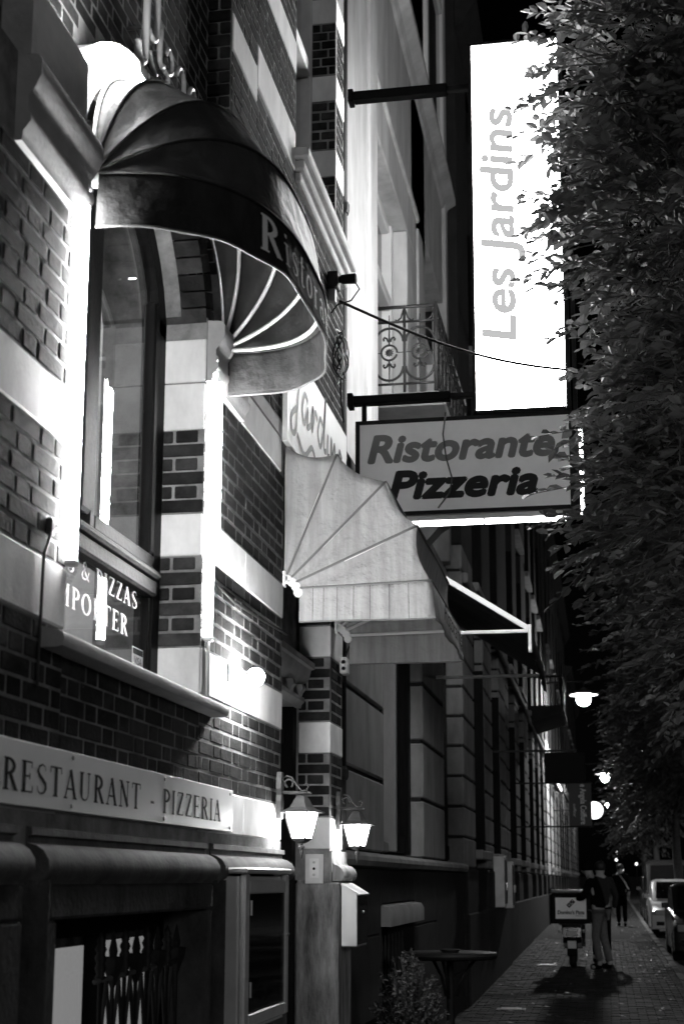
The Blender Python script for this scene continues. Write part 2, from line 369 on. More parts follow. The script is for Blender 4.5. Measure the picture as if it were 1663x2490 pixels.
# masonry body behind the bricks
yc, hw = (WL+WR)/2, (WR-WL)/2
def archpts(k, n=18, w=hw, h=ARH): return [(yc+(w+k)*math.cos(R(180-180*i/n)), SPR+(h+k)*math.sin(R(180-180*i/n))) for i in range(n+1)]
mb = MB(); xm = X1-.0008
mb.box(-2.0, xm, -1.0, WL, 1.6, 3.88)                                   # left of the window
mb.box(-2.0, xm, WR, DL, 1.6, 3.88)                                     # between window and door
mb.box(-2.0, xm, WL, WR, 1.6, 2.243)                                     # under the sill
mb.box(-2.0, xm, 5.66, DL, 3.88, 5.4); mb.box(-2.0, xm, 5.66, 7.0, 5.4, 10); mb.box(-2.0, xm, DL, BE, 3.75, 5.4)
mb.box(-2.0, xm, DR+.005, BE, 1.6, 3.75); mb.box(-2.0, xm, 8.16, BE, 5.4, 10); mb.box(-2.0, -1.75, DL, DR, 2.85, 3.75)
mb.box(-2.0, xm, -1.0, 3.3, 3.88, 10)
xr = -1.66                                                               # recessed field over the arch
ap = archpts(.0)
mb.prism([(3.3, 3.88)]+[(3.3, 10), (5.66, 10), (5.66, 3.88)]+[(WR, 3.88)]+[p for p in ap[::-1] if p[1] > 3.88]+[(WL, 3.88)], lambda u, v, w_: (w_, u, v), -2.0, xr)
mb.build('masonry', 'mortar', res)
B('roof_mass', 'black', res, (-9, -2.02, -1, 3.2, 0, 13.5), (-9, -2.02, 6.0, BE, 0, 13.5), (-9, -2.02, 3.2, 6.0, 4.9, 13.5), (-9, -5.2, 3.2, 6.0, 0, 4.9), (-9, -2.02, 3.2, 6, 0, .3))

bricks = []
def course(y0, y1, z, off, x, depth=.05, axis='x', skip=None):
    """one course of alternating headers and stretchers along y (facing +x) or along x (facing -y)"""
    p = y0-off*.152; k = 0
    while p < y1-.01:
        l = .196 if k % 2 == 0 else .094
        a, b = max(p, y0), min(p+l, y1)
        if b-a > .03:
            j = rnd.uniform(-.0012, .0012); mi = rnd.choice((0, 0, 1, 1, 1, 2))
            if axis == 'x':
                c = (x-depth/2+.0018+j, (a+b)/2, z+C/2); s = (depth, b-a-.002, C-.0105)
            else:
                c = ((a+b)/2, x+depth/2-.0018-j, z+C/2); s = (b-a-.002, depth, C-.0105)
            if not (skip and skip(a, b, z)): bricks.append((c, s, rnd.uniform(-.004, .004), mi))
        p += l+.0105; k += 1
def field(y0, y1, z0, z1, x=X1, axis='x', skip=None):
    n = max(1, round((z1-z0)/C))
    for i in range(n): course(y0, y1, z0+i*(z1-z0)/n+.001, i % 2, x, axis=axis, skip=skip)
blocks = []
def stone(y0, y1, z0, z1, x=X1+.005, back=-1.7, m='paintstone', c=.006): blocks.append((back, x, y0, y1, z0, z1, m, c))
bands = [(1.785, 1.96), (2.32, 2.505), (2.875, 3.05)]
for y0, y1 in ((2.7, WL), (WR, DL)):
    field(y0, y1, 1.96, 2.32); field(y0, y1, 2.505, 2.875); field(y0, y1, 3.05, 3.607)
    for a, b in bands:
        cut = [y0, (y0+y1)/2+rnd.uniform(-.1, .1), y1]
        for i in range(2): stone(cut[i]+(.002 if i else 0), cut[i+1], a+.002, b-.002)
field(WL, WR, 1.96, 2.242)
stone(WL+.002, WR-.002, 1.787, 1.958, x=X1+.002)
# reveals of the window
def reveal(z0, z1, ys, m):
    if m: blocks.append((-1.728, X1-.002, ys, ys+.1, z0+.002, z1-.002, m, .004))
for ys in (WR-.004,):
    field(-1.728, X1-.002, 2.505, 2.875, ys, 'y'); field(-1.728, X1-.002, 3.05, 3.40, ys, 'y')
    for a, b in ((2.32, 2.505), (2.875, 3.05), (3.40, 3.60), (3.602, 3.79)): blocks.append((-1.728, X1-.003, ys, ys+.08, a+.002, b-.002, 'paintstone', .004))
for a, b in ((2.32, 2.6), (2.602, 2.875), (2.877, 3.2), (3.202, 3.5), (3.502, 3.79)): blocks.append((-1.728, X1-.003, WL-.08, WL+.004, a+.002, b-.002, 'paintstone', .004))
# bands right of the imposts, upper wall
stone(5.93, 6.72, 3.61, 3.786); stone(5.68, DL, 3.79, 3.875, m='stone')
field(5.66, 6.72, 3.88, 5.28); field(6.72, BE, 4.38, 5.32)
stone(5.665, 6.12, 5.285, 5.47); stone(6.122, 6.98, 5.375, 5.60)
field(6.13, 6.98, 5.285, 5.37); field(5.66, 6.12, 5.472, 5.955); field(6.122, 6.99, 5.605, 5.955)
stone(5.665, 6.99, 5.957, 6.14); field(5.66, 6.99, 6.142, 6.475); stone(5.665, 6.99, 6.477, 6.655); field(5.66, 6.99, 6.66, 7.02); stone(5.665, 6.99, 7.022, 7.2)
# right side of the upper window: faces towards the viewer and towards the street
yu = 8.156
for a, b, s_ in ((5.51, 5.60, 1), (5.60, 5.955, 0), (5.957, 6.14, 1), (6.142, 6.475, 0), (6.477, 6.655, 1), (6.66, 7.02, 0), (7.022, 7.2, 1)):
    if s_:
        blocks.append((-1.80, X1+.004, yu, BE, a+.002, b-.002, 'paintstone', .005))
    else:
        field(-1.80, X1-.001, a, b, yu, 'y'); field(yu+.05, BE, a, b)
field(8.16, BE, 4.38, 5.5) if 0 else None
# door pier
for a, b, s_ in ((1.772, 1.955, 1), (1.955, 2.32, 0), (2.32, 2.502, 1), (2.502, 2.88, 0), (2.88, 3.065, 1), (3.065, 3.74, 0)):
    if s_: blocks.append((-1.735, X1+.004, DR, BE, a+.002, b-.002, 'paintstone', .006))
    else: field(-1.735, X1-.001, a, b, DR, 'y'); field(DR+.05, BE, a, b)
# recessed field over the window: brick, with an arch ring
def inarch(a, b, z):
    q = [((y_-yc)/(hw+.13))**2+((zz-SPR)/(ARH+.13))**2 < 1 for y_ in (a, b) for zz in (z, z+C)]; return any(q)
field(3.3, 5.655, 4.16, 6.2, xr, skip=inarch)
field(3.86, 5.655, 3.88, 4.16, xr, skip=inarch); field(3.302, 3.5, 3.9, 4.16, xr, skip=inarch)
field(-1.66, X1-.006, 4.2, 7.0, 5.648, 'y')
field(2.6, 3.29, 3.88, 5.4)
lay(bricks, 'brick', 'brickwork', ['brick0', 'brick1', 'brick2'], res)
for b in blocks: B('stone_block', b[6], res, b[:6], c=b[7])
for i in range(28):                                                     # arch stones; those by the tube coloured pale, its glare painted in
    a0, a1 = 180-180*i/28, 180-180*(i+1)/28; q = []
    for k, rng in ((.002, (a0-.35, a1+.35)), (.125, (a1+.35, a0-.35))):
        for j in range(4): a = R(rng[0]+(rng[1]-rng[0])*j/3); q.append((yc+(hw+k)*math.cos(a), SPR+(ARH+k)*math.sin(a)))
    if min(p[1] for p in q) < 3.80: q = [(p[0], max(p[1], 3.885)) for p in q]
    MB().prism(q, lambda u, v, w_: (w_, u, v), -1.73, X1-.004).build('arch_stone', 'paintstone' if i < 12 else 'brick%d' % (i % 3), res)
# impost mouldings (profile in x,z swept along y)
IMP = [(0, 3.607), (.028, 3.607), (.032, 3.635), (.058, 3.662), (.058, 3.685), (.046, 3.69), (.046, 3.74), (.07, 3.765), (.09, 3.80), (.09, 3.845), (.078, 3.862), (0, 3.868)]
for y0, y1 in ((3.41, WL-.002), (WR+.002, 5.90)):
    MB().prism([(X1+.001+a*.8, b) for a, b in IMP], lambda u, v, w_: (u, w_, v), y0, y1).build('impost', 'stone', res, smooth='auto')
    if y0 < 4: MB().prism([(X1+.038, 3.869), (X1+.038, 4.10), (X1-.11, 4.15), (X1-.11, 3.869)], lambda u, v, w_: (u, w_, v), y0+.004 if y0 < 4 else y0+.02, y1-.06 if y0 < 4 else 5.655).build('springer_stone', 'stone', res)
# window sill with rounded nose
SIL = [(X1-.18, 2.315), (X1-.02, 2.308), (X1+.055, 2.292), (X1+.068, 2.284), (X1+.073, 2.266), (X1+.068, 2.248), (X1+.05, 2.244), (X1-.18, 2.246)]
MB().prism(SIL, lambda u, v, w_: (u, w_, v), 3.74, 5.53).build('window_sill', 'stone', res, smooth='auto')
# arched window: frame, mullion, transom, panes
win = MB(); xa, xb = -1.80, -1.725
win.box(xa, xb, WL-.03, WL+.07, 2.3, SPR+.06); win.box(xa, xb, WR-.09, WR+.03, 2.3, SPR+.06); win.box(xa, xb, WL, WR, 2.3, 2.375)
po, pi_ = archpts(.06), archpts(-.09)
win.prism(po+pi_[::-1], lambda u, v, w_: (w_, u, v), xa, xb)
win = win.build('window', 'wood_dark', res)
B('mullion', 'wood_dark', win, (-1.79, -1.712, 4.44, 4.545, 2.84, 4.2), c=.012)
B('transom', 'wood_dark', win, (-1.79, -1.705, WL+.07, WR-.09, 2.69, 2.755), (-1.78, -1.69, WL+.07, WR-.09, 2.758, 2.79), c=.01)
B('casement', 'wood_dark', win, (-1.775, -1.722, 4.547, 4.60, 2.80, 4.18), (-1.775, -1.722, 4.60, WR-.09, 2.80, 2.86), (-1.775, -1.722, WR-.145, WR-.092, 2.862, 3.9), c=.008)
B('glazing_bead', 'wood_dark', win, (-1.77, -1.733, WR-.115, WR-.095, 2.38, 2.69), c=.004)
for y0, y1, z0, z1 in ((WL+.04, 4.44, 2.79, 4.22), (4.6, WR-.14, 2.86, 4.30), (WL+.04, WR-.09, 2.37, 2.69)):
    B('pane', 'glass', win, (-1.7525, -1.7485, y0, y1, z0, z1))
gl = lambda u, v, e: (-1.7478+e, WL+.16+u, v)
serif('pane_lettering', 'S & PIZZAS', lambda u, v, e: (-1.7475+e, 4.421+u, 2.62+v), .067, 'white', win, 1.6, .2)
serif('pane_lettering', 'EMPORTER', lambda u, v, e: (-1.7475+e, 4.25+u, 2.50+v), .075, 'white', win, 1.6, .2)
stk = B('card_sticker', 'pale_panel', win, (-1.7483, -1.7465, 5.11, 5.24, 2.382, 2.475))
B('sticker_band', 'ink', stk, (-1.7463, -1.7455, 5.115, 5.235, 2.448, 2.471))
font('sticker_print', 'VISA', lambda u, v, e: (-1.7462+e, 5.135+u, 2.41+v), .042, 'ink', stk, .15, .001, .082)
# room seen through the window
B('room_wall', 'room', res, (-5.19, -5.1, 3.22, 5.98, .9, 4.8), (-5.1, -2.0, 3.205, 3.3, .9, 4.8), (-5.1, -2.0, 5.9, 5.99, .9, 4.8))
B('room_ceiling', 'room', res, (-5.1, -2.0, 3.3, 5.9, 4.7, 4.85)); B('room_floor', 'roomdark', res, (-5.1, -2.0, 3.3, 5.9, 1.5, 1.6))
B('dado_rail', 'white', res, (-5.1, -5.06, 3.3, 5.9, 3.5, 3.56), (-5.1, -5.07, 3.3, 5.9, 3.4, 3.44))
lp = thing('ceiling_lamp', (-3.6, 4.9, 4.66), 'lit globe lamp on the ceiling of the room behind the arched window', 'lamp')
MB().lathe([(.02, 0), (.09, -.03), (.13, -.1), (.09, -.2), (.02, -.22)], (-3.6, 4.9, 4.66)).build('globe', 'room_lamp', lp, True); MB().lathe([(.05, 0), (.05, .039)], (-3.6, 4.9, 4.66)).build('rose', 'white', lp)
# ledge and stone plinth with basement window
LED = [(.018, 1.783), (.018, 1.745), (.036, 1.742), (.038, 1.722), (.024, 1.716), (.026, 1.700), (.05, 1.694), (.072, 1.68), (.088, 1.655), (.09, 1.63), (.08, 1.608), (.062, 1.597), (.058, 1.588), (0, 1.588)]
for y0, y1 in ((2.5, 3.606), (3.70, 5.456), (5.54, DL+.03)):
    MB().prism([(X1-.02+a, b) for a, b in LED]+[(-1.9, 1.588), (-1.9, 1.783)], lambda u, v, w_: (u, w_, v), y0, y1).build('ledge', 'ledgestone', res, smooth='auto')
xp = -1.505
for b in ((-1.95, xp, 2.5, 3.598, 1.495, 1.586), (-1.95, xp, 2.5, 3.598, .9, 1.493), (-1.95, xp, 2.5, 3.598, -.1, .898), (-1.95, xp, 3.782, 5.452, 1.492, 1.586), (-1.95, xp, 5.622, DL, 1.492, 1.586), (-1.95, xp, 5.622, DL, .85, 1.49), (-1.95, xp, 5.622, DL, -.1, .848),
          (-1.95, xp-.004, 3.782, 3.848, .85, 1.49), (-1.95, xp-.004, 3.782, 3.848, -.1, .848), (-1.95, xp-.004, 5.412, 5.455, .85, 1.49), (-1.95, xp-.004, 5.412, 5.455, -.1, .848), (-1.95, xp, 3.849, 5.411, -.1, .45)):
    B('plinth_stone', 'plinth', res, b, c=.008)
for yy in (3.737, 5.577):                                               # half-round strips standing in dark grooves
    MB().prism([(yy+.04*math.cos(R(a)), -1.53+.04*math.sin(R(a))) for a in range(0, 181, 20)]+[(yy-.04, -1.9), (yy+.04, -1.9)], lambda u, v, w_: (v, u, w_), -.1, 1.60).build('pilaster_strip', 'plinth', res, smooth='auto')
B('groove_back', 'black', res, (-1.96, -1.60, 3.602, 3.694, -.1, 1.80), (-1.96, -1.60, 5.457, 5.534, -.1, 1.80))
bw_ = B('basement_window', 'wood_dark', res, (-1.75, -1.69, 3.85, 3.9, .45, 1.5), (-1.75, -1.69, 5.36, 5.41, .45, 1.5), (-1.75, -1.69, 3.9, 5.36, 1.42, 1.5), (-1.75, -1.69, 3.9, 5.36, .45, .5), (-1.75, -1.69, 4.70, 4.76, .5, 1.42))
B('pane', 'glass', bw_, (-1.722, -1.718, 3.9, 5.36, .5, 1.42))
B('blind', 'blind_lit', bw_, (-1.74, -1.735, 4.1, 4.67, .5, 1.385)); B('blind', 'blind_lit', bw_, (-1.74, -1.735, 4.9, 5.33, .5, 1.392))
B('basement_dark', 'black', res, (-2.015, -1.78, 3.85, 5.41, .45, 1.5))
gr = thing('window_grille', (-1.60, 4.6, .45), 'black spear-topped iron grille standing in front of the basement window', 'grille')
for z in (1.30, 1.02): T('rail', 'irongrey', gr, [(-1.62, 4.47, z-.02), (-1.62, 5.41, z)], .009, 8)
for i in range(8):
    y = 4.52+i*.119; tall = i % 2 == 0
    if tall:
        MB().lathe([(.008, 0), (.008, .83), (.02, .84), (.013, .85), (.02, .87), (.014, .885), (.021, .90), (.014, .915), (.02, .93), (.012, .945), (.016, .955), (.002, .985)], (-1.62, y, .45), 8).build('bar', 'iron', gr, smooth=True)
    else:
        MB().lathe([(.008, 0), (.008, .80), (.034, .87), (.038, .90), (.012, .89), (.016, .92), (.002, .985)], (-1.62, y, .45), 6).build('bar', 'iron', gr)
    if i < 7: MB().tube([(-1.62, y, 1.03), (-1.62, y+.06, 1.28)], .0065, 6).build('cross_bar', 'iron', gr); MB().tube([(-1.62, y+.119, 1.03), (-1.62, y+.06, 1.28)], .0065, 6).build('cross_bar', 'iron', gr)
# upper window: sill, frame, pane
B('upper_sill', 'stone', res, (-1.82, X1+.085, 6.94, BE+.03, 5.44, 5.50), (-1.82, X1+.055, 6.97, BE+.01, 5.385, 5.438), (-1.82, X1+.03, 7.0, BE, 5.325, 5.383), c=.008)
uw = B('upper_window', 'offwhite', res, (-1.80, -1.66, 7.0, 7.07, 5.5, 7.9), (-1.80, -1.69, 7.07, 7.13, 5.5, 7.9), (-1.84, -1.70, 8.1, 8.155, 5.5, 7.9), (-1.82, -1.74, 7.13, 8.1, 5.5, 5.58), (-1.82, -1.70, 7.13, 8.1, 6.62, 6.70), c=.006)
B('pane', 'glass', uw, (-1.77, -1.766, 7.13, 8.1, 5.58, 7.9)); B('upper_room', 'roomdark', res, (-2.3, -2.25, 7, 8.15, 5.4, 8))
B('window_hood', 'stone', res, (-1.8, X1+.07, 6.75, 7.0, 6.2, 6.26), c=.01) if 0 else None
# door with cornice
dr = B('door', 'wood_dark', res, (-1.90, -1.84, DL+.12, DR-.1, .1, 2.36), c=.006)
for z0, z1 in ((.3, 1.0), (1.15, 2.2)):
    for y0, y1 in ((DL+.22, DL+.58), (DL+.66, DR-.2)): B('door_panel', 'wood_dark', dr, (-1.842, -1.825, y0, y1, z0, z1), c=.008)
MB().lathe([(.012, 0), (.02, .03), (.025, .05), (.015, .065)], (-1.84, DL+.2, 1.15), 12, ax='x').build('door_knob', 'steel', dr, True)
B('door_frame', 'black', res, (-1.93, -1.78, DL+.003, DL+.12, .1, 2.7), (-1.93, -1.745, DR-.1, DR-.002, .1, 2.7), (-1.93, -1.79, DL+.12, DR-.1, 2.362, 2.45), (-2.0, -1.93, DL, DR, 0, 2.9), c=.004)
COR = [(-1.9, 2.58), (-1.72, 2.58), (-1.715, 2.60), (-1.70, 2.615), (-1.70, 2.64), (-1.73, 2.645), (-1.73, 2.70), (-1.69, 2.73), (-1.67, 2.76), (-1.66, 2.80), (-1.64, 2.805), (-1.64, 2.84), (-1.9, 2.845)]
MB().prism(COR, lambda u, v, w_: (u, w_, v), DL+.003, DR-.004).build('door_cornice', 'stone', res, smooth='auto')
for y in (DL+.14, DL+.42, DL+.85, DR-.16):
    MB().prism([(-1.735, 2.70), (-1.68, 2.70), (-1.675, 2.675), (-1.69, 2.655), (-1.70, 2.625), (-1.735, 2.62)], lambda u, v, w_: (u, w_, v), y, y+.07).build('console', 'stone', res)
B('fanlight_frame', 'wood_dark', res, (-1.80, -1.752, DL+.005, DL+.07, 2.85, 3.7), (-1.80, -1.752, DR-.07, DR-.005, 2.85, 3.7), (-1.80, -1.752, DL+.07, DR-.07, 3.6, 3.7))
T('bell_wire', 'cable', res, [(X1+.012, 5.42, 2.80), (X1+.012, 5.8, 2.772), (X1+.012, 6.3, 2.785), (X1+.02, DL+.01, 2.80)], .006, 6)
# pier base of bluestone
pb = MB(); pb.cbox(-1.745, -1.495, DR-.006, BE+.02, -.1, 1.59, .012)
pb.build('pier_base', 'pierstone', res)
MB().prism([(DR+.006, 0), (BE-.006, 0), (BE-.006, .17), (DR+.006, .17)], lambda u, v, w_: (w_, u, 1.591+v), -1.735, X1+.012).build('pier_cap', 'pierstone', res)
MB().prism([(X1+.0125, 1.765), (X1+.013, 1.70), (X1+.022, 1.687), (X1+.045, 1.68), (X1+.066, 1.66), (X1+.076, 1.635), (X1+.072, 1.61), (X1+.06, 1.594), (X1-.1, 1.594), (X1-.1, 1.765)], lambda u, v, w_: (u, w_, v), DR+.045, BE+.1).build('pier_moulding', 'pierstone', res, smooth='auto')
T('drain_pipe', 'iron', res, [(-1.60, 8.56, .1), (-1.60, 8.56, 10)], .055, 12)
for z in (2.2, 4.0, 5.9, 7.6): MB().lathe([(.062, 0), (.07, .02), (.07, .06), (.062, .08)], (-1.60, 8.56, z), 12).build('pipe_collar', 'iron', res)
# ================================================================== things on the restaurant front
# long name board with screws
nb = thing('name_board', (X1+.02, 4.4, 1.88), 'long pale name board with serif lettering RESTAURANT - PIZZERIA on the brick front', 'sign')
B('board', 'board', nb, (X1+.008, X1+.022, 2.9, 5.81, 1.795, 1.968), c=.002)
LS = 'RESTAURANT'
fb = lambda y0: (lambda u, v, e: (X1+.0222+e, y0+u, 1.832+v))
serif('lettering', 'RESTAURANT', fb(3.475), .084, 'ink', nb, 1.63, .2)
serif('lettering', '-', fb(4.69), .084, 'ink', nb, 1.8)
serif('lettering', 'PIZZERIA', fb(4.84), .084, 'ink', nb, 1.65, .2)
for y in (3.97, 4.86, 5.76):
    for z in (1.812, 1.951): MB().lathe([(.0075, 0), (.006, .004), (.002, .0055)], (X1+.022, y, z), 10, ax='x').build('screw', 'steel', nb, True)
# fluorescent tubes at the window edges
def tube_light(y, z0, z1, label, x=X1+.024, r=.014):
    t = thing('tube_lamp', (x, y, z0), label, 'tube lamp', 'tube lamps lining the arched window')
    T('tube', 'tube', t, [(x, y, z0), (x, y, z1)], r, 12)
    for z in (z0-.02, z1): B('end_cap', 'white', t, (x-.017, x+.017, y-.017, y+.017, z, z+.02), c=.004)
    for z in (z0+.1, (z0+z1)/2, z1-.1): B('clip', 'steel', t, (X1-.008, x-.008, y-.008, y+.008, z, z+.012))
    return t
tube_light(3.898, 2.53, 3.70, 'lit white tube lamp on the left edge of the arched window')
tube_light(5.385, 2.55, 3.70, 'lit white tube lamp on the right edge of the arched window')
tube_light(5.437, 2.95, 3.60, 'shorter lit tube lamp beside the right edge tube, nearer the door', X1+.035, .012)
at = thing('arch_tube_lamp', (-1.6, 4.0, 3.9), 'lit curved tube lamp following the arch behind the dark awning', 'tube lamp')
T('tube', 'tube', at, [(X1+.014, yc+math.copysign(.825*abs(math.cos(R(a)))**.73, math.cos(R(a))), SPR+.60*math.sin(R(a))**.73) for a in range(170, 92, -4)], .010, 8)
for a in (162, 130, 102): B('clip', 'steel', at, (X1-.002, X1+.006, yc+math.copysign(.825*abs(math.cos(R(a)))**.73, math.cos(R(a)))-.006, yc+math.copysign(.825*abs(math.cos(R(a)))**.73, math.cos(R(a)))+.006, SPR+.60*math.sin(R(a))**.73-.006, SPR+.60*math.sin(R(a))**.73+.006))
cb = thing('cable_conduit', (X1+.02, 5.40, 2.3), 'thin twin conduit running down the wall edge right of the arched window', 'conduit')
T('pipe', 'offwhite', cb, [(X1+.011, 5.43, 2.31), (X1+.011, 5.43, 2.93), (X1+.02, 5.44, 2.95), (X1+.02, 5.455, 2.93), (X1+.011, 5.46, 2.6)], .006)
T('pipe', 'offwhite', cb, [(X1+.012, 5.41, 2.31), (X1+.012, 5.41, 2.50)], .006)
cb = thing('cable_conduit', (X1+.02, 3.80, 1.9), 'grey conduit running down the brick left of the arched window sill', 'conduit')
T('pipe', 'irongrey', cb, [(X1+.014, 3.70, 2.13), (X1+.014, 3.71, 2.5), (X1+.02, 3.745, 2.58), (X1+.025, 3.80, 2.60)], .0045)
B('junction_box', 'irongrey', cb, (X1+.002, X1+.022, 3.74, 3.77, 2.57, 2.62), c=.004)
# bare bulb floodlight on the white band
bl = thing('bulb_lamp', (X1, 5.84, 2.45), 'bright bare bulb lamp on the pale stone band right of the window', 'lamp')
B('back_plate', 'white', bl, (X1+.007, X1+.014, 5.75, 5.82, 2.42, 2.50), c=.002); T('arm', 'white', bl, [(X1+.02, 5.79, 2.46), (X1+.075, 5.80, 2.46), (X1+.085, 5.85, 2.46)], .008)
MB().lathe([(.012, 0), (.014, .02), (.034, .05), (.04, .075), (.03, .105), (.004, .118)], (X1+.085, 5.84, 2.46), 14, ax='y').build('bulb', 'bulb', bl, True)
# black fan awning over the arched window
aw = thing('round_awning', (X1, 4.745, 3.79), 'dark half-dome awning with Ristorante valance over the arched window', 'awning')
AC, AHW, AN, AR, AZ = 4.745, .79, 2.75, .55, 3.79
def rib(a, t, k=1.0, dr=0):
    r = (AR*k+dr)*abs(math.sin(t))**(2/AN); Y = AC-(AHW*k+dr)*math.copysign(abs(math.cos(t))**(2/AN), math.cos(t))
    return (X1+.02+r*math.cos(a), Y, AZ+r*math.sin(a))
def tt(u): # even spacing around the superellipse
    return math.pi*u
ANG = [R(-2), R(23), R(48), R(74), R(92)]
def dome(u, v):
    k = v*4; i = min(3, int(k)); f = k-i; a = ANG[i]+(ANG[i+1]-ANG[i])*f
    sag = .028*math.sin(math.pi*f)*math.sin(tt(u))**.7
    return rib(a, .012+tt(u)*.9924, 1-sag)
MB().grid(dome, 56, 32).build('canopy', 'canvas_dark', aw, smooth=True, solid=.003)
for a in ANG[:4]:
    T('frame_rib', 'alu', aw, [rib(a, .012+math.pi*.9924*i/48, .975, -.01) for i in range(49)], .009, 8)
    T('piping', 'canvas_dark', aw, [rib(a, .012+math.pi*.9924*i/48, 1.0, .002) for i in range(49)], .006, 6)
T('wall_frame', 'alu', aw, [rib(R(90), .012+math.pi*.9924*i/48, 1.0, .0) for i in range(49)], .008, 8)
VH = .188
def val(u, v, e=0):
    p = Vector(rib(ANG[0], .012+math.pi*.9924*u)); q = Vector(rib(ANG[0], min(math.pi-.01, .012+math.pi*.9924*u+.004))); d = (q-p); d.z = 0
    n = Vector((d.y, -d.x, 0)); n = n.normalized() if n.length > 1e-7 else Vector((1, 0, 0))
    wv = .006*math.sin(u*38)*v+.004*math.sin(u*17+1)*v
    p = p+n*(e+wv+.008*v); p.z -= VH*v; return tuple(p)
MB().grid(val, 160, 8).build('valance', 'canvas_valance', aw, smooth=True, solid=.002)
T('valance_hem', 'irongrey', aw, [val(i/80, 1.0) for i in range(81)], .0045, 6)
vs = [0]; 
for i in range(400): vs.append(vs[-1]+(Vector(val((i+1)/400, 0))-Vector(val(i/400, 0))).length)
def uat(s):
    for i in range(400):
        if vs[i+1] >= s: return (i+(s-vs[i])/(vs[i+1]-vs[i]))/400
    return 1
VTX = .555
def fval(u, v, e): return val(uat(VTX+u), 1-(v+.035)/VH, .006+e)
serif('valance_lettering', 'Ristorante', fval, .125, 'canvas_print', aw, 1.3, .15, 4)
for y in (AC-AHW+.02, AC+AHW-.02):
    MB().lathe([(.03, -.012), (.04, -.006), (.04, .006), (.03, .012)], (X1+.03, y, AZ), 14, ax='y').build('hinge', 'alu', aw)
# pale fan awning over the door
a2 = thing('door_awning', (X1, 7.5, 3.05), 'pale weathered canvas fan awning over the restaurant door', 'awning')
Y0, Y1 = 6.80, 8.22
PR = [(-1.545, 3.765), (-1.279, 3.712), (-1.031, 3.558), (-.873, 3.327), (-.808, 3.046)]
HG = [(-1.545, 3.105), (-1.53, 3.10), (-1.508, 3.085), (-1.487, 3.06), (-1.475, 3.03)]
def lerp(a, b, f): return (a[0]+(b[0]-a[0])*f, a[1]+(b[1]-a[1])*f)
def prof(k):
    i = min(3, int(k)); f = k-i; p = lerp(PR[i], PR[i+1], f); h = lerp(HG[i], HG[i+1], f); s_ = 1-.05*math.sin(math.pi*f)
    return (h[0]+(p[0]-h[0])*s_, h[1]+(p[1]-h[1])*s_), h
def top(u, v):
    p, h = prof(u*4); e = .035*math.sin(math.pi*v)*math.sin(math.pi*((u*4) % 1)); w_ = .012*math.sin(v*7+u*9)
    return (p[0]-e-w_*.3, Y0+(Y1-Y0)*v, p[1]-e)
MB().grid(top, 32, 16).build('canopy', 'canvas_pale', a2, smooth=True, solid=.003)
def side(Y, sg):
    def f(u, v):
        p, h = prof(u*4); q = lerp(h, p, v); wr = .010*math.sin(u*23+v*5)*math.sin(math.pi*v)+.014*math.sin(math.pi*v)*math.sin(math.pi*((u*4) % 1))
        return (q[0], Y+sg*wr, q[1])
    return f
MB().grid(side(Y0, 1), 32, 14).build('side_panel', 'canvas_pale', a2, smooth=True, solid=.003)
MB().grid(side(Y1, -1), 32, 14).build('side_panel', 'canvas_pale', a2, smooth=True, solid=.003)
for Y, sg in ((Y0, -1), (Y1, 1)):
    for i in range(1, 5):
        T('frame_bar', 'white' if i == 4 else 'alu', a2, [(HG[i][0], Y-sg*.012, HG[i][1]), (PR[i][0]-.012, Y-sg*.012, PR[i][1]-.006)], .009)
    for i in range(1, 5):
        T('seam_tape', 'seam', a2, [(HG[i][0]+(PR[i][0]-HG[i][0])*k/8, Y+sg*.004, HG[i][1]+(PR[i][1]-HG[i][1])*k/8) for k in range(9)], .006, 6)
for i in range(1, 5): T('frame_bar', 'alu', a2, [(PR[i][0]-.014, Y0+.02, PR[i][1]-.012), (PR[i][0]-.014, Y1-.02, PR[i][1]-.012)], .009)
for i in range(1, 5): T('seam_tape', 'seam', a2, [(PR[i][0]+.002, Y0+(Y1-Y0)*k/6, PR[i][1]+.001) for k in range(7)], .006, 6)
def v2(u, v):
    L1 = PR[4][0]+1.465; L2 = Y1-Y0; s_ = u*(2*L1+L2); wv = .008*math.sin(s_*9)*v+.002*math.sin(s_*31+1)*v*v
    if s_ < L1: return (-1.465+s_, Y0-.004-wv, 3.04-.182*v)
    if s_ < L1+L2: return (PR[4][0]+.004+wv+.018*v, Y0+s_-L1, 3.04-.182*v)
    return (PR[4][0]-(s_-L1-L2), Y1+.004+wv, 3.04-.182*v)
MB().grid(v2, 90, 6).build('valance', 'canvas_pale', a2, smooth=True, solid=.002)
T('valance_hem', 'seam', a2, [v2(i/90, 1.0) for i in range(91)], .004, 6)
for k in (.025, .045, .07, .10, .13, .165, .20): T('stitch_seam', 'seam', a2, [tuple(Vector(v2(k, j/6))+Vector((0, -.0022, 0))) for j in range(7)], .0016, 4)
for Y in (Y0-.012, Y1-.03):
    for i in range(5):
        a = HG[i]; MB().lathe([(.018, 0), (.024, .006), (.024, .02), (.018, .026)], (a[0]+.004-.0*i, Y, a[1]-.022), 14, ax='y').build('hinge_plate', 'white', a2)
    B('hinge_bracket', 'white', a2, (-1.553, -1.535, Y-.005, Y+.03, 3.04, 3.12), c=.003)
MB().tube([(-1.54, Y0+.03, 3.765), (-1.54, Y1-.03, 3.765)], .012).build('wall_rail', 'alu', a2)
font('valance_print', 'Ristorante', lambda u, v, e: (PR[4][0]+.034+e, Y0+.28+u, 2.90+v), .13, 'ink', a2, .2, .001, .9)
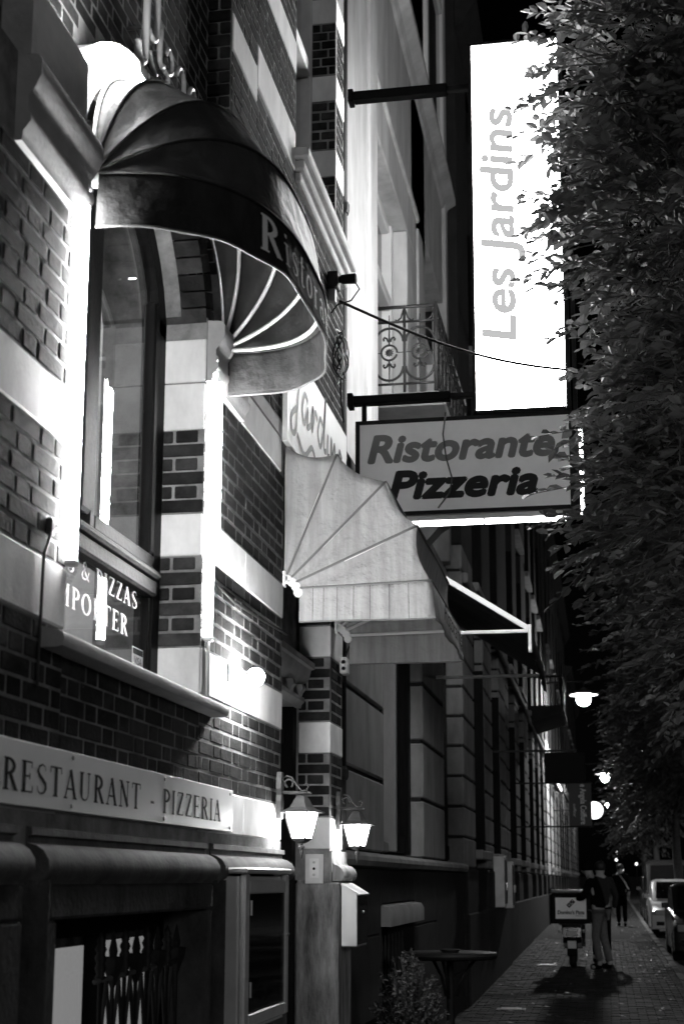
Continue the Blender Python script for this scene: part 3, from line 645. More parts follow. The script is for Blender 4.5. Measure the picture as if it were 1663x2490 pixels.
# script board above the door
jb = thing('script_board', (X1+.02, 7.6, 4.0), 'white wall board with grey handwritten script above the door awning', 'sign')
B('board', 'white', jb, (X1+.008, X1+.026, 6.735, 8.435, 3.79, 4.335), c=.003)
B('board_frame', 'alu', jb, (X1+.006, X1+.034, 6.72, 6.734, 3.78, 4.345), (X1+.006, X1+.034, 6.72, 8.45, 3.775, 3.789), c=.002)
fj = lambda u, v, e: (X1+.0265+e, 6.86+u, 3.93+v)
for S in ([(.02, .34), (.1, .38), (.2, .36), (.14, .2), (.08, -.02), (.0, -.06), (-.02, .02), (.1, .1)], [(.38, .22), (.3, .24), (.24, .14), (.3, .08), (.38, .18), (.37, .08), (.46, .12)], [(.46, .12), (.52, .24), (.5, .1), (.58, .23), (.64, .2)],
          [(.8, .22), (.72, .24), (.66, .14), (.73, .08), (.82, .2), (.88, .42), (.83, .12), (.9, .1)], [(.95, .22), (.94, .1), (1.0, .1)], [(1.04, .1), (1.06, .23), (1.08, .12), (1.16, .22), (1.18, .1), (1.24, .1)], [(1.4, .2), (1.32, .23), (1.31, .16), (1.38, .12), (1.34, .06), (1.26, .08)], [(.12, -.04), (.3, -.1), (.5, .0), (.62, -.1), (.4, -.14)]):
    ribbon('script_stroke', S, .035, fj, 'inkgrey', jb)
# unlit neon lettering over the arch
nl = thing('neon_lettering', (-1.6, 4.9, 4.6), 'unlit looped neon tube lettering Pizze above the dark awning', 'neon sign')
def neon(pts, r=.011):
    Q = []
    for i in range(len(pts)-1):
        p0, p1, p2, p3 = pts[max(i-1, 0)], pts[i], pts[i+1], pts[min(i+2, len(pts)-1)]
        for j in range(6):
            t = j/6; Q.append(tuple(.5*((2*p1[k])+(-p0[k]+p2[k])*t+(2*p0[k]-5*p1[k]+4*p2[k]-p3[k])*t*t+(-p0[k]+3*p1[k]-3*p2[k]+p3[k])*t**3) for k in range(2)))
    Q.append(pts[-1]); T('letter', 'lamp_glass', nl, [(-1.585, a, b) for a, b in Q], r, 8)
neon([(4.50, 4.60), (4.51, 4.55), (4.545, 4.545), (4.575, 4.58), (4.585, 4.72), (4.59, 4.95), (4.54, 5.02), (4.47, 4.98)], .016); neon([(4.5, 4.95), (4.56, 5.06), (4.66, 5.02), (4.71, 4.88), (4.70, 4.74), (4.65, 4.70), (4.60, 4.71)], .015)
neon([(4.72, 4.82), (4.755, 4.80), (4.745, 4.72), (4.75, 4.66), (4.79, 4.67)], .013); neon([(4.63, 4.64), (4.66, 4.60), (4.71, 4.585)], .01)
neon([(4.82, 4.74), (4.85, 4.78), (4.90, 4.76), (4.89, 4.70), (4.83, 4.66)]); neon([(4.80, 4.665), (4.85, 4.66), (4.87, 4.60), (4.92, 4.57)])
neon([(4.96, 4.74), (5.0, 4.79), (5.06, 4.77), (5.05, 4.70), (4.98, 4.65), (5.03, 4.62), (5.09, 4.64)]); neon([(5.14, 4.70), (5.21, 4.72), (5.22, 4.78), (5.17, 4.80), (5.13, 4.74), (5.14, 4.66), (5.21, 4.65)]); neon([(5.28, 4.66), (5.29, 4.78), (5.34, 4.82), (5.38, 4.78), (5.38, 4.7)])
for y in (4.58, 4.75, 4.88, 5.02, 5.18, 5.32): B('stand_off', 'steel', nl, (-1.658, -1.588, y-.005, y+.005, 4.70, 4.71))
# wall lanterns
def lantern(y, label):
    cx, wx = -1.424, X1; t = thing('wall_lantern', (wx, y, 1.98), label, 'lantern', 'lanterns either side of the door')
    MB().prism([(-.028, -.1), (-.02, -.112), (.02, -.112), (.028, -.1), (.033, -.03), (.022, .0), (.033, .03), (.028, .085), (.012, .11), (-.012, .11), (-.028, .085), (-.033, .03), (-.022, 0), (-.033, -.03)], lambda u, v, w_: (w_, y+u, 2.0+v), wx+.006, wx+.03).build('back_plate', 'irongrey', t)
    T('arm', 'irongrey', t, [(wx+.02, y, 2.013), (cx+.03, y, 2.008)], .0085); MB().lathe([(.009, 0), (.006, .012), (.001, .02)], (cx+.03, y, 2.008), 8, ax='x').build('arm_tip', 'irongrey', t)
    S = arc((wx+.062, 2.055), .02, -60, 250, 14, lambda a, b: (a, y, b))+[(wx+.03, y, 2.075), (wx+.05, y, 2.092), (wx+.075, y, 2.085), (wx+.1, y, 2.045), (wx+.125, y, 2.02), (wx+.15, y, 2.023), (wx+.158, y, 2.043), (wx+.147, y, 2.055), (wx+.138, y, 2.047)]
    T('scroll', 'irongrey', t, S, .0045, 6); T('hook', 'irongrey', t, [(cx, y, 2.025), (cx, y, 1.995)], .004, 6)
    q = math.sqrt(2); rt = R(45-16)
    MB().lathe([(r*q*.82, h) for r, h in ((.012, .0), (.022, -.004), (.034, -.02), (.041, -.036), (.043, -.04), (.052, -.056), (.072, -.068), (.1, -.078), (.1, -.082), (.0725, -.082))], (cx, y, 1.998), 4, rot=rt).build('roof', 'irongrey', t)
    zt, zb, rt_, rb = 1.915, 1.797, .057, .034
    def c4(r, z): return [(cx+r*q*math.cos(rt+R(90*i)), y+r*q*math.sin(rt+R(90*i)), z) for i in range(4)]
    A_, B_ = c4(rt_, zt), c4(rb, zb)
    for i in range(4):
        j = (i+1) % 4; MB().add([A_[i], A_[j], B_[j], B_[i]], [(0, 1, 2, 3)]).build('pane', 'lantern_light', t, recalc=False)
    A2, B2 = c4(rt_+.002, zt), c4(rb+.002, zb)
    for i in range(4): T('corner_bar', 'irongrey', t, [A2[i], B2[i]], .0048, 6)
    MB().lathe([(.036*q, 0), (.036*q, -.006), (.024*q, -.018), (.011*q, -.026)], (cx, y, zb), 4, rot=rt).build('base', 'irongrey', t)
    MB().lathe([(.008, 0), (.007, -.012), (.015, -.018), (.015, -.024), (.008, -.03), (.009, -.042), (.002, -.075)], (cx, y, zb-.022), 10).build('finial', 'irongrey', t, True)
    return t
lantern(6.70, 'lit wall lantern on the left side of the restaurant door'); lantern(8.25, 'lit wall lantern on the brick pier right of the restaurant door')
# bell panel on the pier
bp = thing('bell_panel', (-1.63, DR, 1.66), 'small weathered doorbell panel with three buttons on the stone pier', 'doorbell')
for z0, z1, x0, x1, yy, m in ((1.58, 1.745, -1.686, -1.581, .010, 'offwhite'), (1.612, 1.72, -1.661, -1.606, .014, 'paintstone')):
    B('plate', m, bp, (x0, x1, DR-.006-yy, DR-.0062+(-.0 if yy < .012 else -.0103), z0, z1), c=.002)
for z, m in ((1.70, 'steel'), (1.664, 'black'), (1.63, 'steel')): MB().lathe([(.008, 0), (.007, -.004), (.003, -.006)], (-1.634, DR-.0205, z), 12, ax='y').build('button', m, bp, True)
# menu case
mc = thing('menu_case', (-1.5, 6.0, 1.03), 'aluminium framed glass menu case fixed to the stone plinth', 'menu case')
fx = -1.415
B('case_back', 'alu', mc, (-1.505, -1.44, 5.585, 6.40, 1.0, 1.615), c=.004)
B('frame', 'alu', mc, (-1.439, fx, 5.60, 5.675, 1.02, 1.625), (-1.439, fx, 6.335, 6.395, 1.02, 1.625), (-1.439, fx, 5.676, 6.334, 1.02, 1.075), (-1.439, fx, 5.676, 6.334, 1.545, 1.60), (-1.505, fx+.012, 5.58, 6.405, 1.626, 1.65), c=.006)
B('menu_sheet', 'black', mc, (-1.4385, -1.436, 5.68, 6.33, 1.08, 1.54)); B('pane', 'glass_case', mc, (-1.424, -1.421, 5.676, 6.334, 1.075, 1.545))
for z in (1.14, 1.46): MB().lathe([(.007, 0), (.007, .06)], (fx+.004, 5.68, z), 8).build('hinge', 'steel', mc)
MB().lathe([(.007, 0), (.007, .006), (.004, .008)], (fx, 6.37, 1.36), 10, ax='x').build('lock', 'steel', mc)
# letter box on the pier base
ml = thing('letter_box', (-1.49, 8.37, 1.2), 'pale steel letter box with black front and sloping lid beside the door pier', 'letter box')
MB().prism([(-1.487, 1.235), (-1.40, 1.235), (-1.40, 1.525), (-1.487, 1.57)], lambda u, v, w_: (u, w_, v), 8.10, 8.44).build('body', 'white', ml)
B('front', 'blackgloss', ml, (-1.3995, -1.392, 8.115, 8.425, 1.24, 1.515), c=.002); B('slot', 'black', ml, (-1.3918, -1.39, 8.15, 8.39, 1.46, 1.475))
MB().prism([(-1.49, 1.571), (-1.385, 1.516), (-1.383, 1.522), (-1.487, 1.584)], lambda u, v, w_: (u, w_, v), 8.09, 8.45).build('lid', 'white', ml)
MB().lathe([(.008, 0), (.006, .006)], (-1.392, 8.27, 1.42), 10, ax='x').build('lock', 'steel', ml); B('base_strip', 'steel', ml, (-1.487, -1.40, 8.11, 8.43, 1.228, 1.2345))
# wall spotlight box with cable coil
wb = thing('wall_spotlight', (X1, 7.95, 5.15), 'small black spotlight on a wall bracket under the upper window sill', 'spotlight')
B('box', 'iron', wb, (X1+.006, X1+.07, 7.88, 7.98, 5.10, 5.20), c=.006); MB().lathe([(.02, 0), (.028, .02), (.032, .10), (.026, .105)], (X1+.07, 7.93, 5.16), 12, ax='x').build('head', 'black', wb)
B('bracket', 'steel', wb, (X1+.006, X1+.05, 7.91, 7.95, 5.02, 5.099)); T('lead', 'cable', wb, [(X1+.16, 7.93, 5.15), (X1+.19, 7.95, 5.10), (X1+.14, 7.95, 5.03), (X1+.06, 7.93, 5.0), (X1+.02, 7.93, 4.95)], .005)
cc = thing('cable_coil', (X1+.05, 8.2, 4.8), 'tangled coil of thin cable hanging on the brick wall beside the balcony', 'cable')
for k in range(5):
    cz, cy_ = 4.78+rnd.uniform(-.04, .04), 8.2+rnd.uniform(-.03, .05); ra = rnd.uniform(.07, .12)
    T('loop', 'offwhite' if k < 2 else 'cable', cc, [(X1+.03+.03*math.sin(2*t+k), cy_+ra*math.cos(t)*.9, cz+ra*1.5*math.sin(t)) for t in [2*math.pi*i/20 for i in range(20)]], .005, 6, True)
T('tail', 'cable', cc, [(X1+.03, 8.2, 4.65), (X1+.03, 8.22, 4.5), (X1+.05, 8.2, 4.35)], .006, 6)
cs = thing('span_cable', (-1.5, 8.3, 5.1), 'black cable spanning from the brick wall across the balcony to the tall sign', 'cable')
T('cable', 'cable', cs, [(X1+.02+(1.75)*i/20, 8.2+1.0*i/20, 5.14+(4.93-5.14)*i/20-.13*math.sin(math.pi*i/20)) for i in range(21)], .009, 6)
wx = thing('socket_box', (X1, 8.35, 2.9), 'pale twin socket box on the brick pier under the door awning', 'socket')
B('box', 'offwhite', wx, (X1+.006, X1+.05, 8.32, 8.42, 2.82, 2.92), c=.006)
for z in (2.85, 2.89): MB().lathe([(.012, 0), (.012, .003)], (X1+.03, 8.32, z), 10, ax='y').build('socket', 'black', wx)
T('lead', 'cable', wx, [(X1+.03, 8.37, 2.92), (X1+.06, 8.37, 3.0), (X1+.07, 8.32, 3.08)], .005)

# ================================================================== hanging signs
YS = 9.4
sg = thing('hanging_sign', (-.5, YS, 4.75), 'tall brightly lit white box sign with sideways lettering, hung off the facade', 'sign')
x0, x1, z0, z1 = -.80, -.165, 4.775, 7.56
B('light_panel', 'sign_light', sg, (x0+.012, x1-.012, YS, YS+.14, z0+.012, z1-.012))
B('frame', 'iron', sg, (x0-.012, x0+.011, YS-.008, YS+.148, z0, z1), (x1-.011, x1+.02, YS-.008, YS+.148, z0, z1), (x0+.0115, x1-.0115, YS-.008, YS+.148, z0-.012, z0+.011), (x0-.012, x1+.02, YS-.008, YS+.148, z1-.01, z1+.012))
font('lettering', 'Les Jardins', lambda u, v, e: (-.512-v, YS-e-.002, 5.29+u), .325, 'sign_letter_lit', sg, .14, .010, 1.745)
s2 = thing('hanging_sign', (-.9, YS, 4.08), 'grey box sign reading Ristorante Pizzeria under the tall lit sign', 'sign')
x0, x1, z0, z1 = -1.62, -.15, 4.075, 4.74
B('panel', 'signbox', s2, (x0+.015, x1-.015, YS, YS+.14, z0+.015, z1-.015))
B('frame', 'iron', s2, (x0-.015, x0+.014, YS-.008, YS+.148, z0, z1), (x1-.014, x1+.02, YS-.008, YS+.148, z0, z1), (x0+.0145, x1-.0145, YS-.008, YS+.148, z0-.015, z0+.014), (x0-.015, x1+.02, YS-.008, YS+.148, z1-.014, z1+.012))
font('lettering', 'Ristorante', lambda u, v, e: (-1.54+u, YS-e-.001, 4.45+v), .27, 'signletter', s2, .22, .012, 1.27)
font('lettering', 'Pizzeria', lambda u, v, e: (-1.39+u, YS-e-.001, 4.185+v), .27, 'signletter_dark', s2, .22, .014, 1.0)
B('light_tray', 'offwhite', s2, (-1.30, -.22, YS+.01, YS+.13, 4.022, 4.058))
T('under_tube', 'tube_dim', s2, [(-1.32, YS+.02, 4.0), (-.2, YS+.02, 4.0)], .015, 10); T('side_tube', 'tube_dim', s2, [(-.085, YS+.03, 4.0), (-.085, YS+.03, 4.62)], .012, 10)
B('side_rail', 'iron', s2, (-.13, -.10, YS+.0, YS+.08, 4.0, 6.2))
B('tube_clip', 'steel', s2, *[(x-.006, x+.006, YS+.01, YS+.03, 3.985, 4.021) for x in (-1.25, -.75, -.3)])
T('loose_wire', 'irongrey', s2, [(-1.0, YS-.02, 4.78), (-1.02, YS-.03, 4.62), (-1.0, YS-.035, 4.45), (-.96, YS-.035, 4.3), (-.98, YS-.03, 4.2), (-1.06, YS-.02, 4.1)], .006, 6)
for z, xe, r, l in ((7.265, -.815, .035, 'thick black iron arm carrying the tall lit sign from the wall'), (4.925, -.815, .03, 'black iron arm crossing in front of the balcony to the tall sign')):
    t = thing('sign_arm', (-1.7, YS+.07, z), l, 'bracket', 'iron arms of the hanging signs')
    B('bar', 'black', t, (-1.66, xe-.16, YS+.03, YS+.11, z-r, z+r), c=.006); B('end', 'iron', t, (xe-.159, xe, YS+.045, YS+.095, z-r*.6, z+r*.6), c=.004)
    B('wall_plate', 'black', t, (-1.70, -1.661, YS+.02, YS+.12, z-.05, z+.05), c=.004)
    if z < 6: B('bar_hanger', 'black', t, (-1.60, -1.57, YS+.05, YS+.09, 4.755, z-r-.001), (-.86, -.83, YS+.05, YS+.09, 4.755, z-r-.001))
# ================================================================== pale town house next door
XB = -1.7; XU = -1.86
pb2 = thing('town_house', (-4, 13, 0), 'pale stucco town house with iron balcony right of the brick house', 'building')
E2 = 17.45
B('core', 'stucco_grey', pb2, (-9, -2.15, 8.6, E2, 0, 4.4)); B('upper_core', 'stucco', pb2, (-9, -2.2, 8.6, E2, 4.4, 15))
for y0, y1 in ((8.63, 11.08), (13.56, 15.38)):
    zz = [1.80, 2.36, 2.915, 3.47, 4.02, 4.57]
    for i in range(5): B('stone_block', 'ashlar', pb2, (-2.14, XB, y0, y1, zz[i]+.012, zz[i+1]-.022), c=.012)
    B('joint_back', 'ashlar_dark_shade', pb2, (-2.14, XB-.03, y0+.01, y1-.01, 1.8, 4.6))
    B('pier_return', 'ashlar_dark_shade', pb2, (-2.14, XB-.012, y1, y1+.075, 1.8, 4.6), c=.01)
wd = B('window', 'stucco_grey', pb2, (-2.02, -1.78, 11.17, 11.30, 1.84, 4.5), (-2.02, -1.86, 11.3, 11.42, 1.84, 4.5), (-2.0, -1.80, 12.40, 12.5, 1.84, 4.5), (-2.02, -1.86, 11.42, 12.4, 1.84, 1.93), (-2.02, -1.86, 11.42, 12.4, 3.7, 3.78), c=.01)
B('pane', 'glass', wd, (-1.95, -1.946, 11.42, 12.4, 1.93, 4.5)); B('curtain', 'stucco_grey', wd, (-2.1, -2.08, 11.3, 12.4, 1.9, 4.5))
wd = B('window', 'wood_dark', pb2, (-2.1, -1.80, 12.51, 12.6, 1.84, 4.5), (-2.1, -1.85, 12.6, 13.4, 1.84, 2.0), (-2.1, -1.82, 13.4, 13.55, 1.84, 4.5)); B('pane', 'carglass', wd, (-2.06, -2.05, 12.6, 13.4, 2.0, 4.5))
wd = B('window', 'wood_dark', pb2, (-2.1, -1.80, 15.47, 15.6, 1.84, 4.5), (-2.1, -1.85, 15.6, 17.2, 1.84, 2.0)); B('pane', 'carglass', wd, (-2.06, -2.05, 15.6, 17.3, 2.0, 4.5))
for y0, y1 in ((8.63, 11.2), (11.204, 14.3), (14.304, 17.4)):
    MB().prism([(XB-.02, 1.80), (XB+.03, 1.79), (XB+.06, 1.765), (XB+.065, 1.735), (XB+.045, 1.70), (XB, 1.685), (-2.1, 1.685), (-2.1, 1.80)], lambda u, v, w_: (u, w_, v), y0, y1).build('ledge', 'ashlar', pb2, smooth='auto')
for y0, y1, z0, z1 in ((8.63, 10.9, 1.2, 1.68), (8.63, 10.9, .6, 1.195), (8.63, 17.4, -.1, .55), (10.905, 11.0, .555, 1.68), (12.9, 14.6, 1.2, 1.68), (12.9, 14.6, .555, 1.195), (14.605, 17.4, .555, 1.68), (11.005, 12.895, 1.42, 1.68)): B('plinth_stone', 'ashlar_dark_shade', pb2, (-2.14, XB-.005, y0, y1, z0, z1), c=.01)
MB().prism([(XB-.04, 1.415), (XB+.05, 1.40), (XB+.075, 1.36), (XB+.075, 1.25), (XB-.04, 1.25)], lambda u, v, w_: (u, w_, v), 10.95, 12.95).build('window_hood', 'ashlar', pb2, smooth='auto')
vg = B('basement_vent', 'black', pb2, (-2.14, -1.95, 11.0, 12.9, .55, 1.42))
for i in range(9): MB().prism([(-.045, 0), (.045, 0), (.045, .25), (0, .36), (-.045, .25)], lambda u, v, w_: (w_, 11.15+i*.2+u, .8+v), -1.80, -1.79).build('paling', 'irongrey', vg)
# upper floors
B('corner_pilaster', 'stucco', pb2, (-2.19, XU+.06, 8.62, 11.32, 4.6, 14.9), c=.01); B('pilaster_edge', 'stucco', pb2, (-2.19, XU+.09, 10.9, 11.28, 5.0, 14.9), c=.008)
B('upper_wall', 'stucco', pb2, (-2.19, XU, 14.2, 15.35, 4.6, 14.9), (-2.19, XU, 11.33, 15.35, 8.66, 14.9), (-2.19, XU, 15.35, E2, 8.9, 14.9), (-2.19, XU, 11.33, E2, 4.6, 5.4))
B('window_casing', 'stucco', pb2, (-2.1, XU+.05, 13.45, 14.19, 5.72, 8.12), (-2.1, XU+.05, 11.34, 14.19, 8.13, 8.64), (-2.1, XU+.08, 11.34, 14.25, 8.58, 8.655), c=.012)
for y0, y1 in ((11.35, 13.44), (15.4, 17.2)):
    w2 = B('upper_window', 'white', pb2, (-2.12, -1.95, y0, y0+.14, 5.5, 8.12), (-2.12, -1.95, y1-.14, y1, 5.5, 8.12), (-2.12, -1.95, y0+.14, y1-.14, 7.2, 7.32), (-2.12, -1.98, (y0+y1)/2-.06, (y0+y1)/2+.06, 5.5, 7.2), (-2.12, -1.97, y0+.14, y1-.14, 8.02, 8.12), c=.012)
    B('pane', 'carglass', w2, (-2.06, -2.05, y0+.14, y1-.14, 5.5, 8.02))
    w2 = B('upper_window', 'white', pb2, (-2.0, XU+.05, y0, y0+.14, 10.9, 13.0), (-2.0, XU+.05, y1-.14, y1, 10.9, 13.0), (-2.0, XU+.05, y0+.14, y1-.14, 12.9, 13.0), c=.01); B('pane', 'carglass', w2, (-1.9, XU+.008, y0+.14, y1-.14, 10.9, 12.9))
MB().prism([(XU+.001, 10.2), (XU+.03, 10.22), (XU+.06, 10.30), (XU+.16, 10.36), (XU+.16, 10.44), (XU+.001, 10.5)], lambda u, v, w_: (u, w_, v), 11.33, E2).build('string_course', 'stucco', pb2)
B('pilaster_strip', 'stucco', pb2, (-2.0, XU+.05, 14.4, 14.75, 5.5, 8.6), (-2.0, XU+.05, 17.2, 17.42, 5.5, 14.8), c=.01)
# balcony : slab with brackets, railing pieces
ZB = 5.70
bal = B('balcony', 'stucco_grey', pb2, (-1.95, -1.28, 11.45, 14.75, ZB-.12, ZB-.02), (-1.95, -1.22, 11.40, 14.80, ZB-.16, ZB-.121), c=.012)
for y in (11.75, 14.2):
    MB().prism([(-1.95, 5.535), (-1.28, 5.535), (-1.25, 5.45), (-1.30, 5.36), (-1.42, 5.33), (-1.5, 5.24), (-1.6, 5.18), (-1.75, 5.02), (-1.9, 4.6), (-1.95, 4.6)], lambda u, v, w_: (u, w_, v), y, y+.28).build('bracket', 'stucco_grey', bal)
    MB().lathe([(.07, 0), (.085, .02), (.085, .3), (.07, .32)], (-1.33, y-.02, 5.43), 14, ax='y').build('bracket_scroll', 'stucco_grey', bal)
def bay(fn, w_):
    h = .76
    T('upright', 'railiron', bal, [fn(w_, 0), fn(w_, h)], .014, 6)
    for z in (.635, .075): T('rail', 'railiron', bal, [fn(0, z), fn(w_, z)], .011, 6)
    T('arch_bar', 'railiron', bal, arc((w_/2, .46), w_/2-.012, 0, 180, 14, lambda a, b: fn(a, .46+(b-.46)*1.0)), .011, 6)
    T('arch_bar', 'railiron', bal, arc((w_/2, .23), w_/2-.012, 180, 360, 14, fn), .011, 6)
    T('ring', 'railiron', bal, arc((w_/2, .36), .068, 0, 345, 20, fn), .0095, 6)
    T('spindle', 'railiron', bal, [fn(w_/2, .09), fn(w_/2, .29)], [.004, .009], 6); T('spindle', 'railiron', bal, [fn(w_/2, .43), fn(w_/2, .70)], [.009, .004], 6)
    for s_ in (-1, 1):
        T('scroll', 'railiron', bal, [fn(w_/2+s_*a, b) for a, b in ((.008, .46), (.02, .49), (.04, .50), (.05, .485), (.045, .47))], .0095, 6); T('scroll', 'railiron', bal, [fn(w_/2+s_*a, b) for a, b in ((.008, .26), (.02, .235), (.04, .225), (.05, .24), (.045, .255))], .0095, 6)
        T('scroll', 'railiron', bal, [fn(w_/2+s_*(w_/2-a), b) for a, b in ((.01, .74), (.03, .67), (.06, .645), (.08, .655))], .008, 6)
        T('tie_bar', 'railiron', bal, [fn(w_/2+s_*.068, .36), fn(w_/2+s_*w_/2, .36)], .004, 4)
    c0 = Vector(fn(w_/2, .36)); du = (Vector(fn(w_/2+.01, .36))-c0).normalized(); dv = Vector((0, 0, 1)); nn = du.cross(dv); mb = MB(); V = [c0+nn*.012]; 
    for k in range(20): r_ = .040 if k % 2 else .028; V.append(c0+(du*math.cos(k*math.pi/10)+dv*math.sin(k*math.pi/10))*r_)
    mb.add(V+[c0-nn*.012], [(0, 1+k, 1+(k+1) % 20) for k in range(20)]+[(21, 1+(k+1) % 20, 1+k) for k in range(20)]); mb.build('rosette', 'railiron', bal)
for i in range(2): bay(lambda a, b, i=i: (-1.84+.265*i+a, 11.5, ZB+b), .265)
for i in range(11): bay(lambda a, b, i=i: (-1.30, 11.5+.295*i+a, ZB+b), .295)
T('top_rail', 'railiron', bal, [(-1.86, 11.5, ZB+.77), (-1.30, 11.5, ZB+.77), (-1.30, 14.75, ZB+.77)], .016, 8); T('upright', 'railiron', bal, [(-1.84, 11.5, ZB), (-1.84, 11.5, ZB+.76)], .014, 6); T('upright', 'railiron', bal, [(-1.30, 11.5, ZB), (-1.30, 11.5, ZB+.8)], .014, 6)
# frame awning of the next shop
a3 = thing('frame_awning', (-1.7, 13.3, 3.7), 'sloping dark shop awning on a white metal frame beyond the sign', 'awning')
zs = lambda x: 3.70+(-.585-x)*.648
for y, rr in ((12.0, .026), (13.4, .016), (14.7, .014)): B0 = MB().prism([(-1.74, zs(-1.74)-rr), (-.60, zs(-.60)-rr), (-.60, zs(-.60)+rr), (-1.74, zs(-1.74)+rr)], lambda u, v, w_: (u, w_, v), y-.02, y+.02).build('slope_bar', 'white', a3)
for y in (12.0, 14.7): B('side_bar', 'white', a3, (-1.82, -.60, y-.018, y+.018, 3.67, 3.70), c=.004)
B('end_post', 'white', a3, (-.598, -.57, 11.98, 12.02, 3.50, 3.74), c=.004); B('front_bar', 'irongrey', a3, (-.60, -.572, 12.021, 14.72, 3.69, 3.72), c=.004); B('wall_post', 'white', a3, (-1.83, -1.80, 14.68, 14.72, 3.70, 3.9), c=.004)
MB().grid(lambda u, v: (-1.74+u*1.15, 12.025+v*2.65, zs(-1.74+u*1.15)-.03-.03*math.sin(math.pi*u)*math.sin(3*math.pi*v)**2), 10, 14).build('canopy', 'canvas_dark', a3, True, solid=.003)
MB().grid(lambda u, v: (-.568+.012*math.sin(u*40)*v, 12.0+u*2.7, 3.70-.2*v), 60, 3).build('valance', 'canvas_dark', a3, True, solid=.003)

# ================================================================== the row of houses running away down the street
def row_house(y0, y1, x, h, m, label, piers, wpi=1.4, blocks=True, fl=((2.0, 4.6), (5.6, 8.2), (9.0, 11.4)), lit=(), extra=None):
    t = thing('row_house', (x-3, (y0+y1)/2, zg(y0)), label, 'building', 'houses down the street')
    B('back_wall', 'ashlar_dark_shade', t, (-9, x-.22, y0+.01, y1-.01, 0, h)); n = piers; pitch = (y1-y0-wpi)/(n-1)
    for i in range(n):
        a = y0+.005+i*pitch
        if blocks:
            z = 1.75
            B('pier_core', 'ashlar_dark_shade', t, (x-.22, x-.03, a+.01, a+wpi-.01, 0, h))
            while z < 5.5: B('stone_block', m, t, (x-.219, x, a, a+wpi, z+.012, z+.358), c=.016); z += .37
            B('stone_block', 'ashlar_dark_shade', t, (x-.219, x+.03, a-.0, a+wpi+.002, .1, 1.74), c=.02); B('upper_pier', 'ashlar_dark_shade', t, (x-.219, x, a, a+wpi, 5.76, h), c=.014)  # upper piers near black: the night shade is put into their colour
        else: B('pier', m, t, (x-.22, x, a, a+wpi, 0, 5.75), c=.014); B('upper_pier', 'ashlar_dark_shade' if y0 < 40 else m, t, (x-.22, x, a, a+wpi, 5.76, h), c=.014)
    for i in range(n-1):
        a = y0+.005+i*pitch+wpi+.002; b = y0+i*pitch+pitch+.003
        for k, (z0, z1) in enumerate(fl):
            wn = B('window', 'wood_dark', t, (x-.2, x-.006, b-.055, b-.002, z0, z1), (x-.215, x-.16, a, a+.1, z0, z1), (x-.215, x-.16, b-.1, b-.056, z0, z1), (x-.215, x-.16, a+.1, b-.1, z0, z0+.1), (x-.215, x-.15, a+.1, b-.1, z0+(z1-z0)*.7, z0+(z1-z0)*.7+.08))  # first box is a dark strip added to darken the pier's side face
            B('pane', 'dimwin' if (i, k) in lit else 'carglass', wn, (x-.21, x-.19, a+.1, b-.1, z0+.1, z1)); B('sill', 'ashlar', t, (x-.21, x+.09, a-.03, b+.03, z0-.13, z0-.005), c=.015)
        zz = [0]+[q for f in fl for q in f]+[h]
        for k in range(0, len(zz)-1, 2): B('spandrel', 'ashlar_dark_shade', t, (x-.218, x-.13, a, b, zz[k], zz[k+1]-.14 if zz[k+1] < h else h), c=.01)  # near-black spandrels, shade of the window recess put into the colour
    MB().prism([(x+.001, h-.5), (x+.1, h-.45), (x+.25, h-.2), (x+.3, h-.05), (x+.001, h)], lambda u, v, w_: (u, w_, v), y0, y1).build('cornice', 'ashlar_dark_shade', t)
    B('string_course', 'ashlar', t, (x+.002, x+.08, y0, y1, 5.28, 5.42), c=.02); B('plinth', 'ashlar_dark_shade', t, (x+.002, x+.05, y0, y1, -.1, 1.2), c=.02)
    return t
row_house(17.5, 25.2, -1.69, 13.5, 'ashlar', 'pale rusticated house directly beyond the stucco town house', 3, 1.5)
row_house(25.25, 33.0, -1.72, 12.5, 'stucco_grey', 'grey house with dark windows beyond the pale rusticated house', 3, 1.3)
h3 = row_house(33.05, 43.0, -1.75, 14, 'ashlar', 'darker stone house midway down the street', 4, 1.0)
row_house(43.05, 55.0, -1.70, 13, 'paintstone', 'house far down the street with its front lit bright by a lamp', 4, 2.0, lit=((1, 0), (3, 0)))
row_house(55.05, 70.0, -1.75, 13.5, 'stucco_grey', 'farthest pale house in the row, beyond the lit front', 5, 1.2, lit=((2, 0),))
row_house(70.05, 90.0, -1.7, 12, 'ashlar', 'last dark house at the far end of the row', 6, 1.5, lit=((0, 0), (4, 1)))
hb = MB().prism([(-1.745, 5.3), (-.95, 5.55), (-.9, 5.62), (-.9, 5.72), (-1.745, 5.72)], lambda u, v, w_: (u, w_, v), 34.2, 37.2).build('stone_balcony', 'ashlar_dark_shade', h3)
for i in range(12): T('baluster', 'iron', hb, [(-.95, 34.3+.255*i, 5.72), (-.95, 34.3+.255*i, 6.4)], .03, 6)
B('hand_rail', 'iron', hb, (-.99, -.91, 34.2, 37.2, 6.4, 6.46)); B('end_rail', 'iron', hb, (-1.74, -.99, 34.24, 34.3, 6.4, 6.46), *[(-1.7+.12*i, -1.67+.12*i, 34.25, 34.29, 5.72, 6.4) for i in range(6)])
